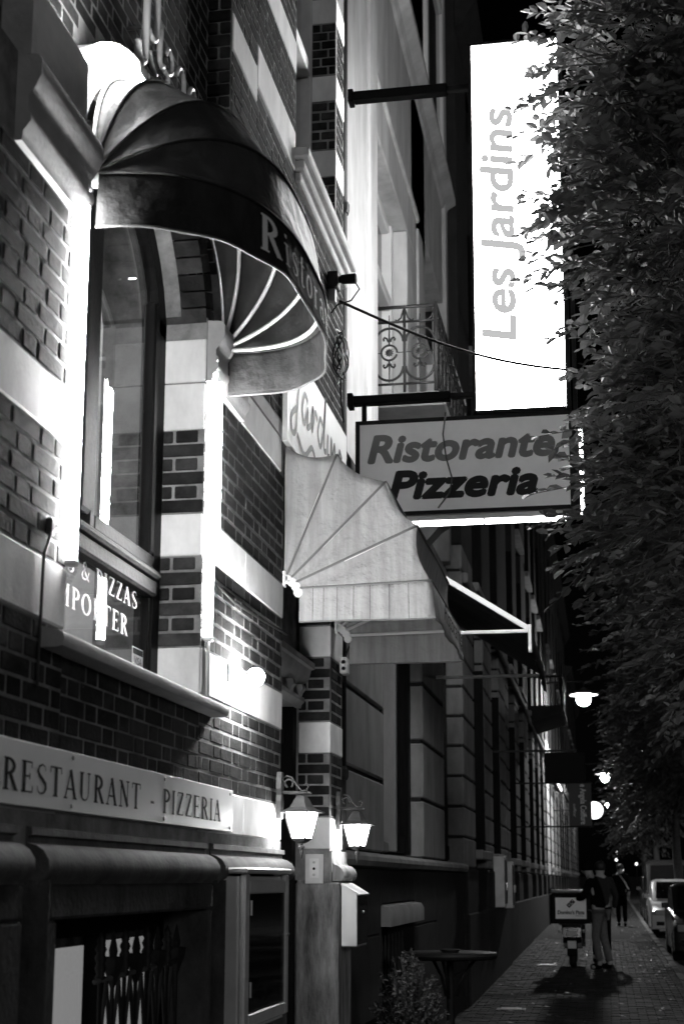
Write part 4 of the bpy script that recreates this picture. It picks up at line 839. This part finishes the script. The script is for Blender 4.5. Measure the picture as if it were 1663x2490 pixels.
# facade details down the street
for (y, z, l) in ((21.8, 1.95, 'pale meter box on the wall of the rusticated house, nearer one'), (23.6, 1.9, 'pale meter box on the wall of the rusticated house, farther one')):
    t = thing('meter_box', (-1.64, y, z-.8), l, 'meter box', 'meter boxes on the house wall')
    B('body', 'offwhite', t, (-1.685, -1.52, y, y+.45, z-.75, z), c=.01); B('door', 'irongrey', t, (-1.518, -1.50, y+.03, y+.42, z-.7, z-.05), c=.004); B('handle', 'steel', t, (-1.499, -1.47, y+.06, y+.1, z-.5, z-.38), c=.004)
bsg = thing('black_sign', (-.6, 22, 3.0), 'unlit black rectangular projecting sign beyond the awnings', 'sign')
B('panel', 'black', bsg, (-.895, -.275, 22, 22.1, 3.06, 3.52), c=.006); B('arm', 'iron', bsg, (-1.68, -.4, 22.03, 22.07, 3.54, 3.57)); B('hanger', 'iron', bsg, (-.8, -.78, 22.04, 22.06, 3.521, 3.539), (-.42, -.40, 22.04, 22.06, 3.521, 3.539))
bn = thing('banner', (-.46, 28, 2.63), 'narrow grey vertical banner with sideways lettering behind the black sign', 'banner')
B('cloth', 'banner_cloth', bn, (-.68, -.25, 28, 28.02, 2.63, 3.44)); B('arm', 'iron', bn, (-1.7, -.22, 28, 28.03, 3.441, 3.47)); B('arm', 'iron', bn, (-1.7, -.22, 28, 28.03, 2.60, 2.629))
font('lettering', 'e Angela Coiffure', lambda u, v, e: (-.46+v, 27.996-e, 3.42-u), .16, 'white', bn, 0, .003, .76); font('lettering', 'coiffeur', lambda u, v, e: (-.60+v, 27.996-e, 3.05-u), .08, 'white', bn, 0, .001, .25)
ls = thing('round_lit_sign', (-.33, 48, 3.6), 'round glowing white sign projecting from the far facade', 'sign')
MB().lathe([(.24, 0), (.28, .02), (.28, .12), (.24, .14)], (-.34, 48, 3.87), 24, ax='y').build('disc', 'hotsign', ls); B('arm', 'iron', ls, (-1.7, -.6, 48.05, 48.09, 3.85, 3.89))
def street_lamp(x, y, z, m, label, r=.17, wall=-1.72):
    t = thing('street_lamp', (wall, y, z), label, 'street lamp', 'lit street lamps down the street')
    T('arm', 'iron', t, [(wall, y, z+.45), (x-.4, y, z+.52), (x, y, z+.48), (x, y, z+.3)], .03); MB().lathe([(.05, .3), (.1, .24), (.42, .12), (.46, .08), (.44, .06), (.2, .06)], (x, y, z), 18).build('shade', 'irongrey', t)
    MB().lathe([(.12, .05), (r, -.02), (r*1.05, -.1), (r*.8, -.22), (.05, -.28)], (x, y, z), 16).build('bulb', m, t, True)
street_lamp(-.55, 44.5, 7.2, 'street_bulb', 'nearest lit street lamp hanging from an arm over the far pavement', .2)
street_lamp(.04, 62, 6.0, 'street_bulb_far', 'second lit street lamp farther down the street', .16); street_lamp(.2, 80, 5.8, 'street_bulb_far', 'third small lit street lamp far down the street', .15)
wl = thing('lit_shopfront', (-1.6, 47, 2.0), 'glowing white scroll-shaped shop light on the far facade', 'shop light')
B('box', 'iron', wl, (-1.69, -1.55, 45.5, 52, 4.72, 4.86), c=.01); B('light_strip', 'shop_light', wl, (-1.54, -1.50, 45.6, 51.9, 4.74, 4.84))
for i, (x, y, z) in enumerate(((.6, 90, 2.8), (.95, 92, 2.2), (1.9, 95, 2.6), (.8, 110, 3.6))):
    t = thing('far_lamp', (x, y, z-.3), 'x', 'lamp', 'tiny far lights'); t['label'] = ('lowest', 'second', 'third', 'last')[i]+' of the tiny far lights between the trees, counted down the street'; t['label'] = t['label'].replace('lowest', 'first')
    MB().lathe([(.02, -.06), (.08, 0), (.08, .06), (.02, .12)], (x, y, z), 10).build('globe', 'far_light', t, True); T('post', 'iron', t, [(x, y, zg(y)-.1), (x, y, z-.1)], .03, 6)
# ================================================================== bar table and potted shrub
tb = thing('bar_table', (-1.22, 11.4, zg(11.4)), 'round high bar table standing against the house plinth', 'table')
cx, cy2, zt = -1.24, 11.5, 1.04
MB().lathe([(.2, -.055), (.34, -.053), (.37, -.04), (.378, -.022), (.37, -.004), (.36, 0), (.001, .001)], (cx, cy2, zt), 36).build('table_top', 'iron', tb, smooth='auto')
MB().lathe([(.19, 0), (.19, .02), (.06, .05), (.035, .1), (.03, .9), (.05, .96), (.09, .99)], (cx, cy2, zg(11.5)), 16).build('pedestal', 'iron', tb, True)
for i in range(3):
    a = R(120*i+20); T('leg', 'iron', tb, [(cx+r*math.cos(a), cy2+r*math.sin(a), z) for r, z in ((.05, .7), (.1, .85), (.2, .98), (.26, 1.005))], .014, 6)
    T('foot', 'iron', tb, [(cx+r*math.cos(a), cy2+r*math.sin(a), zg(11.5)+z) for r, z in ((.04, .2), (.15, .08), (.26, .02))], .016, 6)
def leafmesh(name, m, l=1.0, w_=.5):
    me = bpy.data.meshes.new(name); V = [(0, 0, 0), (l*.3, w_*.42, .05*l), (l*.7, w_*.38, .03*l), (l, 0, -.06*l), (l*.7, -w_*.38, .03*l), (l*.3, -w_*.42, .05*l), (l*.3, 0, -.0), (l*.7, 0, -.02*l)]
    me.from_pydata(V, [], [(0, 6, 1), (6, 7, 2, 1), (7, 3, 2), (0, 5, 6), (6, 5, 4, 7), (7, 4, 3)]); me.materials.append(MATS[m]); return me
def leaf_into(mb, M, l, w_, mi=0):
    V = [(0, 0, 0), (l*.3, w_*.42, .06*l), (l*.7, w_*.36, .03*l), (l, 0, -.1*l), (l*.7, -w_*.36, .03*l), (l*.3, -w_*.42, .06*l)]
    mb.add([M @ Vector(v) for v in V], [(0, 3, 2, 1), (0, 5, 4, 3)], mi)
sh = thing('potted_shrub', (-1.27, 9.3, zg(9.3)), 'small-leaved shrub in a pot below the letter box', 'shrub')
MB().lathe([(.15, 0), (.19, .3), (.21, .31), (.21, .36), (.19, .36), (.18, .33), (.02, .32)], (-1.27, 9.3, zg(9.3)), 20).build('pot', 'irongrey', sh, smooth='auto')
mb = MB(); stems = MB()
for i in range(90):
    a = rnd.uniform(0, 6.28); rr = .26*math.sqrt(rnd.random()); hh = .66-.35*(rr/.26)**2+rnd.uniform(-.06, .1); b0 = Vector((-1.27, 9.3, .42)); e = Vector((-1.27+rr*math.cos(a), 9.3+rr*math.sin(a), .42+hh))
    mid = (b0+e)/2+Vector((rnd.uniform(-.04, .04), rnd.uniform(-.04, .04), .03)); stems.tube([b0, mid, e], .003, 4)
    for k in range(34):
        f = .25+.75*k/34; p = (b0*(1-f)+mid*f)*(1-f)+(mid*(1-f)+e*f)*f if 0 else b0*(1-f)**2+mid*2*f*(1-f)+e*f*f
        d = Vector((rnd.uniform(-1, 1), rnd.uniform(-1, 1), rnd.uniform(-.3, .8))).normalized(); M = Matrix.Translation(p) @ d.to_track_quat('X', 'Z').to_matrix().to_4x4() @ Matrix.Rotation(rnd.uniform(-1, 1), 4, 'X')
        leaf_into(mb, M, rnd.uniform(.024, .042), rnd.uniform(.018, .028))
tag(mb.build('foliage', 'shrubleaf', sh, recalc=False), kind='stuff'); stems.build('stem', 'bark', sh)

# ================================================================== trees
def tree(name, base, label, spots, nleaf, lsize, limit=0, trunk_r=.12, ztop=7, seed=3, mname='leaf', group='street trees along the kerb'):
    """spots: list of (centre, radii, share) lobes that fill the crown; twigs carry leaves in two ranks"""
    rg = random.Random(seed); t = thing(name, base, label, 'tree', group); bx, by, bz = base
    tr = MB(); tr.tube([(bx, by, bz-.1), (bx+.03, by, bz+1), (bx-.02, by+.03, bz+2.2), (bx, by, bz+3.4), (bx-.05, by, bz+5), (bx-.03, by, ztop)], [trunk_r*1.25, trunk_r, trunk_r*.9, trunk_r*.7, trunk_r*.4, .02], 10); tr.build('trunk', 'bark', t, True)
    lim = MB()
    for i in range(16):
        c, r_, s_ = spots[i % len(spots)]; z = bz+2.3+rg.random()*(ztop-bz-3.2); e = Vector(c)+Vector((rg.uniform(-1, 1)*r_[0], rg.uniform(-1, 1)*r_[1], rg.uniform(-1, 1)*r_[2]))*.6; a = Vector((bx, by, z))
        lim.tube([a, a.lerp(e, .5)+Vector((0, 0, .25)), e], [trunk_r*.3, trunk_r*.18, .008], 6)
    lim.build('limb', 'bark', t, True)
    mb = MB(); tw = MB(); big = []
    ntw = nleaf//11
    for i in range(ntw):
        q = rg.random(); acc = 0
        for c, r_, s_ in spots:
            acc += s_
            if q <= acc: break
        while 1:
            v = Vector((rg.uniform(-1, 1), rg.uniform(-1, 1), rg.uniform(-1, 1)))
            if v.length < 1 and v.length > rg.random()*.75: break
        p = Vector(c)+Vector((v.x*r_[0], v.y*r_[1], v.z*r_[2]))
        d = Vector((v.x*1.2-.15, v.y*1.2, v.z*.5-.05))+Vector((rg.gauss(0, .4), rg.gauss(0, .4), rg.gauss(0, .25))); d.normalize()
        side_ = d.cross(Vector((0, 0, 1))); side_ = side_.normalized() if side_.length > .1 else Vector((1, 0, 0))
        ln_ = lsize*rg.uniform(2.4, 4.6); n = 11
        droop = Vector((0, 0, -1))
        pts = [p+d*(ln_*k/n)+droop*(ln_*.15*(k/n)**2) for k in range(n+1)]
        tw.tube([pts[0]-d*ln_*.6, pts[0], pts[5], pts[11]], [.007, .005, .0035, .002], 4)
        for k in range(n):
            s2_ = 1 if k % 2 else -1; dd = (d*.75+side_*s2_*.8+Vector((rg.gauss(0, .18), rg.gauss(0, .18), rg.gauss(-.15, .22)))).normalized()
            M = Matrix.Translation(pts[k+1]) @ dd.to_track_quat('X', 'Z').to_matrix().to_4x4() @ Matrix.Rotation(rg.gauss(0, .45), 4, 'X'); l = lsize*rg.uniform(.55, 1.2)
            if limit: big.append((M, l))
            else: leaf_into(mb, M, l, l*.6)
    crown = None
    if limit:
        cm = Vector((0, 0, CAMH))
        def size(b):
            q = pj(b[0].translation)
            if q is None or not (0 < q[0] < 1663 and 0 < q[1] < 2490): return 0
            return b[1]/(b[0].translation-cm).length*(.5+abs((b[0].to_3x3() @ Vector((0, 0, 1))).dot((b[0].translation-cm).normalized())))
        big.sort(key=size, reverse=True)
        for M, l in big[limit:]: leaf_into(mb, M, l, l*.6)
    crown = mb.build('crown', mname, t, recalc=False); tag(crown, kind='stuff')
    tw.build('twig', 'bark', crown)
    if limit:
        me = leafmesh('leaf', mname, 1, .6)
        for M, l in big[:limit]:
            o = lk(bpy.data.objects.new('leaf', me)); o.parent = crown; o.matrix_local = M @ Matrix.Scale(l, 4)
    return t
tree('street_tree', (1.75, 8.9, zg(9)), 'large leafy street tree filling the right edge, its leaves lit by the tall sign',
     [((.56, 8.6, 6.7), (.72, .55, .95), .22), ((.53, 8.5, 5.6), (.62, .55, .9), .2), ((.66, 8.6, 4.5), (.62, .6, .7), .17), ((.52, 8.5, 3.8), (.60, .5, .45), .11), ((1.5, 8.9, 5.4), (.9, .8, 2.6), .2), ((.95, 8.6, 3.1), (.5, .5, .45), .1)], 20000, .098, 300, .14, 8.6, 5)
for k, (yy, ls, nn, lab) in enumerate(((13.2, .11, 6500, 'dark street tree added for shade right behind the large leafy one'), (17.4, .12, 6500, 'dark street tree, second behind the large leafy one'), (21.8, .13, 6000, 'dark street tree added for shade between the large tree and the scooter'), (27, .14, 6000, 'dark street tree overhanging the scooter rider'), (33, .15, 5500, 'dark street tree added for shade over the gap before the white car'), (40, .17, 5000, 'street tree over the white car, its leaves catching lamp light'), (56, .22, 3500, 'distant street tree under the second street lamp'), (76, .26, 3000, 'farthest street tree at the end of the street'))):  # first, third and fifth trees added to shade pavement and far fronts
    bx = 1.9; tree('street_tree', (bx, yy, zg(yy)), lab, [((1.05+(.3 if yy > 20 else 0), yy, 4.4+.3*(k % 2)), (.95, 1.5, 1.6), .4), ((1.9, yy, 5.8), (1.4, 1.9, 2.6), .4), ((1.4+(.3 if yy > 20 else 0), yy, 8.3), (1.2, 1.9, 2.2), .2)], nn, ls, 0, .13, 8.6, 20+k)  # high top lobe added to keep the sun off far upper floors

# ================================================================== people
def skin(name, V, E, rad, m, parent, root=0, loc=(0, 0, 0), rz=0, sub=2):
    M = Matrix.Translation(loc) @ Matrix.Rotation(rz, 4, 'Z'); me = bpy.data.meshes.new(name); me.from_pydata([M @ Vector(v) for v in V], E, [])
    o = lk(bpy.data.objects.new(name, me)); md = o.modifiers.new('skin', 'SKIN'); md.use_smooth_shade = True
    sv = me.skin_vertices[0].data if me.skin_vertices else None
    if sv is None:
        bpy.context.view_layer.objects.active = o; bpy.ops.mesh.customdata_skin_add(); sv = me.skin_vertices[0].data
    for i, r_ in enumerate(rad): sv[i].radius = (r_, r_) if not isinstance(r_, tuple) else r_; sv[i].use_root = (i == root)
    s_ = o.modifiers.new('sub', 'SUBSURF'); s_.levels = sub; s_.render_levels = sub
    me.materials.append(MATS[m]); par(o, parent); return o
def person(loc, rz, label, pose, top, bottom, hairm='hair', hair_cap=True, long_coat=False):
    t = thing('person', loc, label, 'person'); P = dict(pose); hx, hy = P.get('head', (0, 0)); lean = P.get('lean', 0)
    V = [(0, 0, .95), (0, lean*.4, 1.15), (0, lean, 1.36), (hx*.4, lean+hy*.4, 1.49), (hx*.8, lean+hy*.9, 1.58), (hx, lean+hy, 1.66)]; rad = [(.135, .10), (.13, .10), (.15, .11), .055, (.075, .088), (.068, .08)]; E = [(0, 1), (1, 2), (2, 3), (3, 4), (4, 5)]
    def add(p, v, r_): V.append(v); rad.append(r_); E.append((p, len(V)-1)); return len(V)-1
    add(4, (hx*.8+.0, lean+hy*.9+.105, 1.57), .016)                       # nose
    for s_ in (-1, 1): add(4, (hx*.8+s_*.082, lean+hy*.9, 1.585), .018)     # ears
    arms = []; legs = []
    for s_, k in ((-1, 'l'), (1, 'r')):
        el, hd = P['elbow_'+k], P['hand_'+k]
        a = add(2, (s_*.175, lean*.95, 1.40), .058); b = add(a, el, .045); c = add(b, hd, .03); arms.append((a, b, c))
        d = Vector(hd)-Vector(el); d.normalize(); pm = add(c, tuple(Vector(hd)+d*.05), (.034, .02)); sd = Vector((1, 0, 0)) if abs(d.x) < .8 else Vector((0, 1, 0)); sd = (sd-d*sd.dot(d)).normalized(); nn = d.cross(sd)
        for q, l in ((-.026, .06), (-.009, .075), (.009, .078), (.026, .066)):
            f1 = add(pm, tuple(Vector(hd)+d*.085+sd*q), .0095); add(f1, tuple(Vector(hd)+d*(.085+l*.75)+sd*q+nn*.03), .0085)
        th = add(c, tuple(Vector(hd)+d*.035-sd*.04*s_), .011); add(th, tuple(Vector(hd)+d*.075-sd*.055*s_+nn*.015), .0095)
        kn, ft = P['knee_'+k], P['foot_'+k]
        a = add(0, (s_*.085, 0, .88), .085); b = add(a, kn, .058); c = add(b, (ft[0], ft[1], .10), .042); d2 = add(c, (ft[0], ft[1]+.02, .045), .042); add(d2, (ft[0]+s_*.02, ft[1]+.15, .035), .036); legs.append((a, b, c))
    body = skin('body', V, E, rad, 'skin', t, 0, loc, rz)
    g = lambda r_: r_ if not isinstance(r_, tuple) else max(r_)
    jv, jr, je = [V[0], V[1], V[2], V[3]], [(.165, .125), (.165, .125), (.175, .13), .07], [(0, 1), (1, 2), (2, 3)]
    if long_coat: jv.append((0, 0, .55)); jr.append((.2, .16)); je.append((0, 4))
    for a, b, c in arms:
        n = len(jv); jv += [V[a], V[b], tuple(Vector(V[b]).lerp(Vector(V[c]), .9))]; jr += [.075, .06, .046]; je += [(2, n), (n, n+1), (n+1, n+2)]
    skin('jacket', jv, je, jr, top, t, 1, loc, rz)
    tv, trr, te = [V[0]], [(.15, .115)], []
    for a, b, c in legs:
        n = len(tv); tv += [V[a], V[b], V[c]]; trr += [.10, .074, .062]; te += [(0, n), (n, n+1), (n+1, n+2)]
    skin('trousers', tv, te, trr, bottom, t, 0, loc, rz)
    for k in ('l', 'r'):
        ft = P['foot_'+k]; skin('shoe', [(ft[0], ft[1]-.03, .05), (ft[0], ft[1]+.06, .045), (ft[0], ft[1]+.17, .038)], [(0, 1), (1, 2)], [.05, .05, .042], 'cloth_black', t, 0, loc, rz)
    M = Matrix.Translation(loc) @ Matrix.Rotation(rz, 4, 'Z'); hc = M @ Vector((hx*.9, lean+hy*.95, 1.64)); mb = MB()
    mb.lathe([(.085, -.06), (.098, -.02), (.1, .02), (.09, .06), (.06, .09), (.01, .102)], (hc.x, hc.y, hc.z), 14); o = mb.build('cap' if hair_cap else 'hair', hairm, t, True)
    if hair_cap:
        f_ = M.to_3x3() @ Vector((0, 1, 0)); MB().lathe([(.07, 0), (.075, .008), (.01, .02)], (hc.x+f_.x*.09, hc.y+f_.y*.09, hc.z-.02), 12).build('peak', hairm, o)
    return t
YR = 24.4; gz = zg(YR)
person((-.14, YR-.2, gz), R(75), 'person in dark jacket, cap and pale trousers standing at the delivery scooter, head bowed', dict(head=(0, .09), lean=.10, elbow_l=(-.26, .2, 1.14), hand_l=(-.12, .38, 1.12), elbow_r=(.26, .18, 1.14), hand_r=(.1, .40, 1.13), knee_l=(-.1, .05, .5), foot_l=(-.12, -.02, 0), knee_r=(.11, -.03, .5), foot_r=(.13, -.12, 0)), 'cloth_black', 'cloth_grey', 'cloth_black')
person((-.12, YR+1.5, zg(YR+1.5)), R(10), 'person in grey jacket standing behind the rider with the bowed head', dict(elbow_l=(-.27, .02, 1.14), hand_l=(-.25, .12, .9), elbow_r=(.27, .02, 1.14), hand_r=(.25, .12, .9), knee_l=(-.1, .03, .5), foot_l=(-.11, 0, 0), knee_r=(.1, .03, .5), foot_r=(.11, .03, 0)), 'cloth_mid', 'cloth_black', hair_cap=False)
wk = person((.38, 42, zg(42)), R(180), 'distant person walking in a dark coat with a pale bag strap', dict(elbow_l=(-.25, .06, 1.12), hand_l=(-.22, .2, .92), elbow_r=(.25, -.08, 1.12), hand_r=(.24, -.04, .86), knee_l=(-.09, .14, .52), foot_l=(-.09, .2, 0), knee_r=(.09, .02, .5), foot_r=(.08, -.22, .02)), 'cloth_black', 'cloth_black', hair_cap=False, long_coat=True)
T('bag_strap', 'offwhite', wk, [(.38-.02, 42-.15, zg(42)+1.42), (.38+.1, 42-.19, zg(42)+1.25), (.38+.22, 42-.17, zg(42)+1.02)], .02, 6)

# ================================================================== delivery scooter (seen from behind)
sx, sy = -.60, YR+.1; z0 = zg(sy)
scn = thing('scooter', (sx, sy, z0), 'delivery scooter seen from behind with a carrying box over its rear wheel', 'scooter')
for yy, n_ in ((sy+.05, 'rear'), (sy+1.25, 'front')):
    wh = MB().lathe([(.13, -.05), (.2, -.055), (.235, -.03), (.24, 0), (.235, .03), (.2, .055), (.13, .05)], (sx, yy, z0+.24), 24, ax='x').build('wheel', 'rubber', scn, True); MB().lathe([(.02, -.04), (.13, -.035), (.13, .035), (.02, .04)], (sx, yy, z0+.24), 16, ax='x').build('rim', 'steel', wh)
MB().prism([(sy-.25, .5), (sy-.22, .72), (sy+.1, .78), (sy+.55, .78), (sy+.62, .45), (sy+.75, .28), (sy+1.0, .26), (sy+1.05, .34), (sy+.8, .36), (sy+.6, .3), (sy+.2, .36), (sy-.1, .4)], lambda u, v, w_: (w_, u, z0+v), sx-.15, sx+.15).build('body', 'carblack', scn)
MB().prism([(sy+.95, .3), (sy+1.05, .3), (sy+1.15, .7), (sy+1.1, 1.0), (sy+1.02, 1.0)], lambda u, v, w_: (w_, u, z0+v), sx-.2, sx+.2).build('leg_shield', 'carblack', scn)
B('seat', 'black', scn, (sx-.14, sx+.14, sy-.02, sy+.62, z0+.785, z0+.86), c=.03); B('rack', 'iron', scn, (sx-.2, sx+.2, sy-.4, sy+.1, z0+.70, z0+.72))
T('handlebar', 'iron', scn, [(sx-.36, sy+.95, z0+1.04), (sx, sy+1.05, z0+1.02), (sx+.36, sy+.95, z0+1.04)], .018)
for s_ in (-1, 1):
    T('mirror_stem', 'iron', scn, [(sx+s_*.25, sy+.98, z0+1.03), (sx+s_*.34, sy+.96, z0+1.2)], .008, 6); MB().lathe([(.02, 0), (.06, .01), (.06, .02), (.02, .03)], (sx+s_*.34, sy+.95, z0+1.24), 14, ax='y').build('mirror', 'blackgloss', scn)
B('tail_light', 'lamp_glass', scn, (sx-.09, sx+.09, sy-.27, sy-.245, z0+.52, z0+.60), c=.01); B('number_plate', 'offwhite', scn, (sx-.07, sx+.07, sy-.29, sy-.275, z0+.32, z0+.44)); B('mudguard', 'black', scn, (sx-.08, sx+.08, sy-.28, sy-.262, z0+.2, z0+.5), c=.005)
for s_ in (-1, 1): MB().lathe([(.01, 0), (.03, .02), (.03, .05), (.01, .06)], (sx+s_*.2, sy-.26, z0+.6), 10, ax='y').build('indicator', 'lamp_glass', scn)
dbx = thing('delivery_box', (sx, sy-.16, z0+.72), 'black delivery box with a pale printed panel on the back of the scooter', 'box')
B('box', 'black', dbx, (sx-.33, sx+.33, sy-.42, sy+.12, z0+.722, z0+1.20), c=.02); B('lid', 'blackgloss', dbx, (sx-.345, sx+.345, sy-.435, sy+.135, z0+1.203, z0+1.265), c=.02)
pn = B('printed_panel', 'signgrey', dbx, (sx-.25, sx+.25, sy-.427, sy-.421, z0+.80, z0+1.14))
cf = lambda u, v, e: (sx-.215+u, sy-.4275-e, z0+.875+v)
font('panel_print', 'Domino\'s Pizza', cf, .085, 'label_blue', pn, .05, .003, .43); font('panel_print', 'Take Away', lambda u, v, e: (sx+.07+u, sy-.4275-e, z0+.838+v), .035, 'label_blue', pn, .1, .001, .13)
def rot(a, b): return (sx+a*math.cos(R(45))-b*math.sin(R(45)), z0+1.045+a*math.sin(R(45))+b*math.cos(R(45)))
for x0_, x1_, m in ((-.07, -.003, 'label_blue'), (.003, .07, 'ink')):
    q = [rot(x0_, -.034), rot(x1_, -.034), rot(x1_, .034), rot(x0_, .034)]; MB().add([(a, sy-.429, b) for a, b in q], [(0, 1, 2, 3)]).build('emblem_half', m, pn)
for a, b in ((-.036, 0), (.022, -.015), (.05, .015)): c_ = rot(a, b); MB().add([(c_[0]+.010*math.cos(k*.6283), sy-.430, c_[1]+.010*math.sin(k*.6283)) for k in range(10)], [tuple(range(10))]).build('emblem_dot', 'white', pn)

# ================================================================== parked cars
def car(x, y, m, label, L=4.2, W=1.76, Hh=1.46, van=False, rx=0):
    z0 = zg(y)-.115; t = thing('parked_car', (x, y, z0), label, 'car', 'cars parked along the kerb')
    hd = .72 if not van else 1.0
    S = [(0, .22), (0, .5), (.06, .66), (.25, .74), (1.05, .90 if not van else 1.05), (1.2, .93 if not van else 1.1), (L-.5, 1.0), (L-.08, .95), (L, .7), (L, .25), (L-.3, .2), (.2, .2)]
    secs = [(0, .93), (.08, 1.0), (W-.08, 1.0), (W, .93)]; V = []; n = len(S)
    for wx_, k in secs:
        for a, b in S: V.append((x+wx_, y+L/2+(a-L/2)*(1 if k == 1 else .985), z0+.2+(b-.2)*(1 if k == 1 else .94)))
    Fs = [tuple(range(n)), tuple(range(3*n, 4*n))]+[(s_*n+i, s_*n+(i+1) % n, (s_+1)*n+(i+1) % n, (s_+1)*n+i) for s_ in range(3) for i in range(n)]
    MB().add(V, Fs).build('body', m, t, smooth='auto')
    zr = Hh; G = [(1.0, .90), (1.75, zr-.04), (2.1, zr), (L-1.1, zr-.02), (L-.35, .98)] if not van else [(.55, .95), (1.2, zr-.1), (1.6, zr), (L-.2, zr), (L-.05, .9)]
    V = []
    for wx_, k in ((.06, 0), (.19, 1), (W-.19, 1), (W-.06, 0)):
        for a, b in G: V.append((x+(wx_ if b > 1.1 else (.05 if wx_ < W/2 else W-.05)) if k == 0 else x+wx_, y+a, z0+(b if k else (b-.05 if b > 1.1 else b))))
    n = len(G); MB().add(V, [tuple(range(n)), tuple(range(3*n, 4*n))]+[(s_*n+i, s_*n+(i+1) % n, (s_+1)*n+(i+1) % n, (s_+1)*n+i) for s_ in range(3) for i in range(n)]).build('cabin', m, t, smooth='auto')
    a0, b0 = G[0]; a1, b1 = G[1]
    ws = lambda u, v: (x+.14+.05*v+(W-.28-.10*v)*u, y+a0+(a1-a0)*(.1+.82*v)-.02, z0+b0+(b1-b0)*(.1+.82*v)+.012); MB().grid(ws, 1, 1).build('windscreen', 'carglass', t)
    for s_ in (0, 1):
        xx = x+.10 if s_ == 0 else x+W-.10; o_ = -.045 if s_ == 0 else .045
        MB().add([(xx+o_, y+a0+.45, z0+b0+.05), (xx-o_*.1, y+a1+.12, z0+zr-.14), (xx-o_*.1, y+L-1.3, z0+zr-.14), (xx+o_, y+L-.95, z0+b0+.05)], [(0, 1, 2, 3)]).build('side_window', 'carglass', t)
        MB().prism([(0, 0), (.12, .0), (.13, .07), (.02, .1)], lambda u, v, w_: (w_, y+1.25+u, z0+.98+v), (x-.16 if s_ == 0 else x+W+.02), (x-.02 if s_ == 0 else x+W+.16)).build('mirror', m, t)
        hx0 = x+.06 if s_ == 0 else x+W-.40
        B('headlight', 'lamp_glass', t, (hx0, hx0+.34, y-.012, y+.16, z0+.56, z0+.69), c=.02); B('fog_light', 'blackgloss', t, (hx0+.04, hx0+.24, y-.01, y+.05, z0+.3, z0+.4), c=.01)
        for yy in (.75, L-.8):
            xw = x-.01 if s_ == 0 else x+W-.19; wv = MB().lathe([(.2, 0), (.3, .01), (.315, .05), (.315, .15), (.3, .19), (.2, .2)], (xw, y+yy, z0+.315), 24, ax='x').build('wheel', 'rubber', t, True); MB().lathe([(.03, -.012), (.2, -.006), (.21, .0), (.21, .2), (.03, .21)], (xw, y+yy, z0+.315), 18, ax='x').build('rim', 'steel', wv)
    B('grille', 'black', t, (x+.45, x+W-.45, y-.014, y+.05, z0+.52, z0+.66), c=.01); B('air_intake', 'black', t, (x+.34, x+W-.34, y-.012, y+.05, z0+.28, z0+.42), c=.01); B('number_plate', 'white', t, (x+W/2-.26, x+W/2+.26, y-.022, y-.0145, z0+.43, z0+.53))
    return t
car(1.20, 27.8, 'cardark', 'dark car parked nearest at the right edge of the picture'); car(1.10, 37.6, 'carwhite', 'white car parked behind the nearest dark car')
car(1.15, 44.5, 'carblack', 'tall black van parked behind the white car', 4.8, 1.9, 2.0, True)
car(1.2, 52, 'cardark', 'dark car parked farthest down the street, behind the black van')
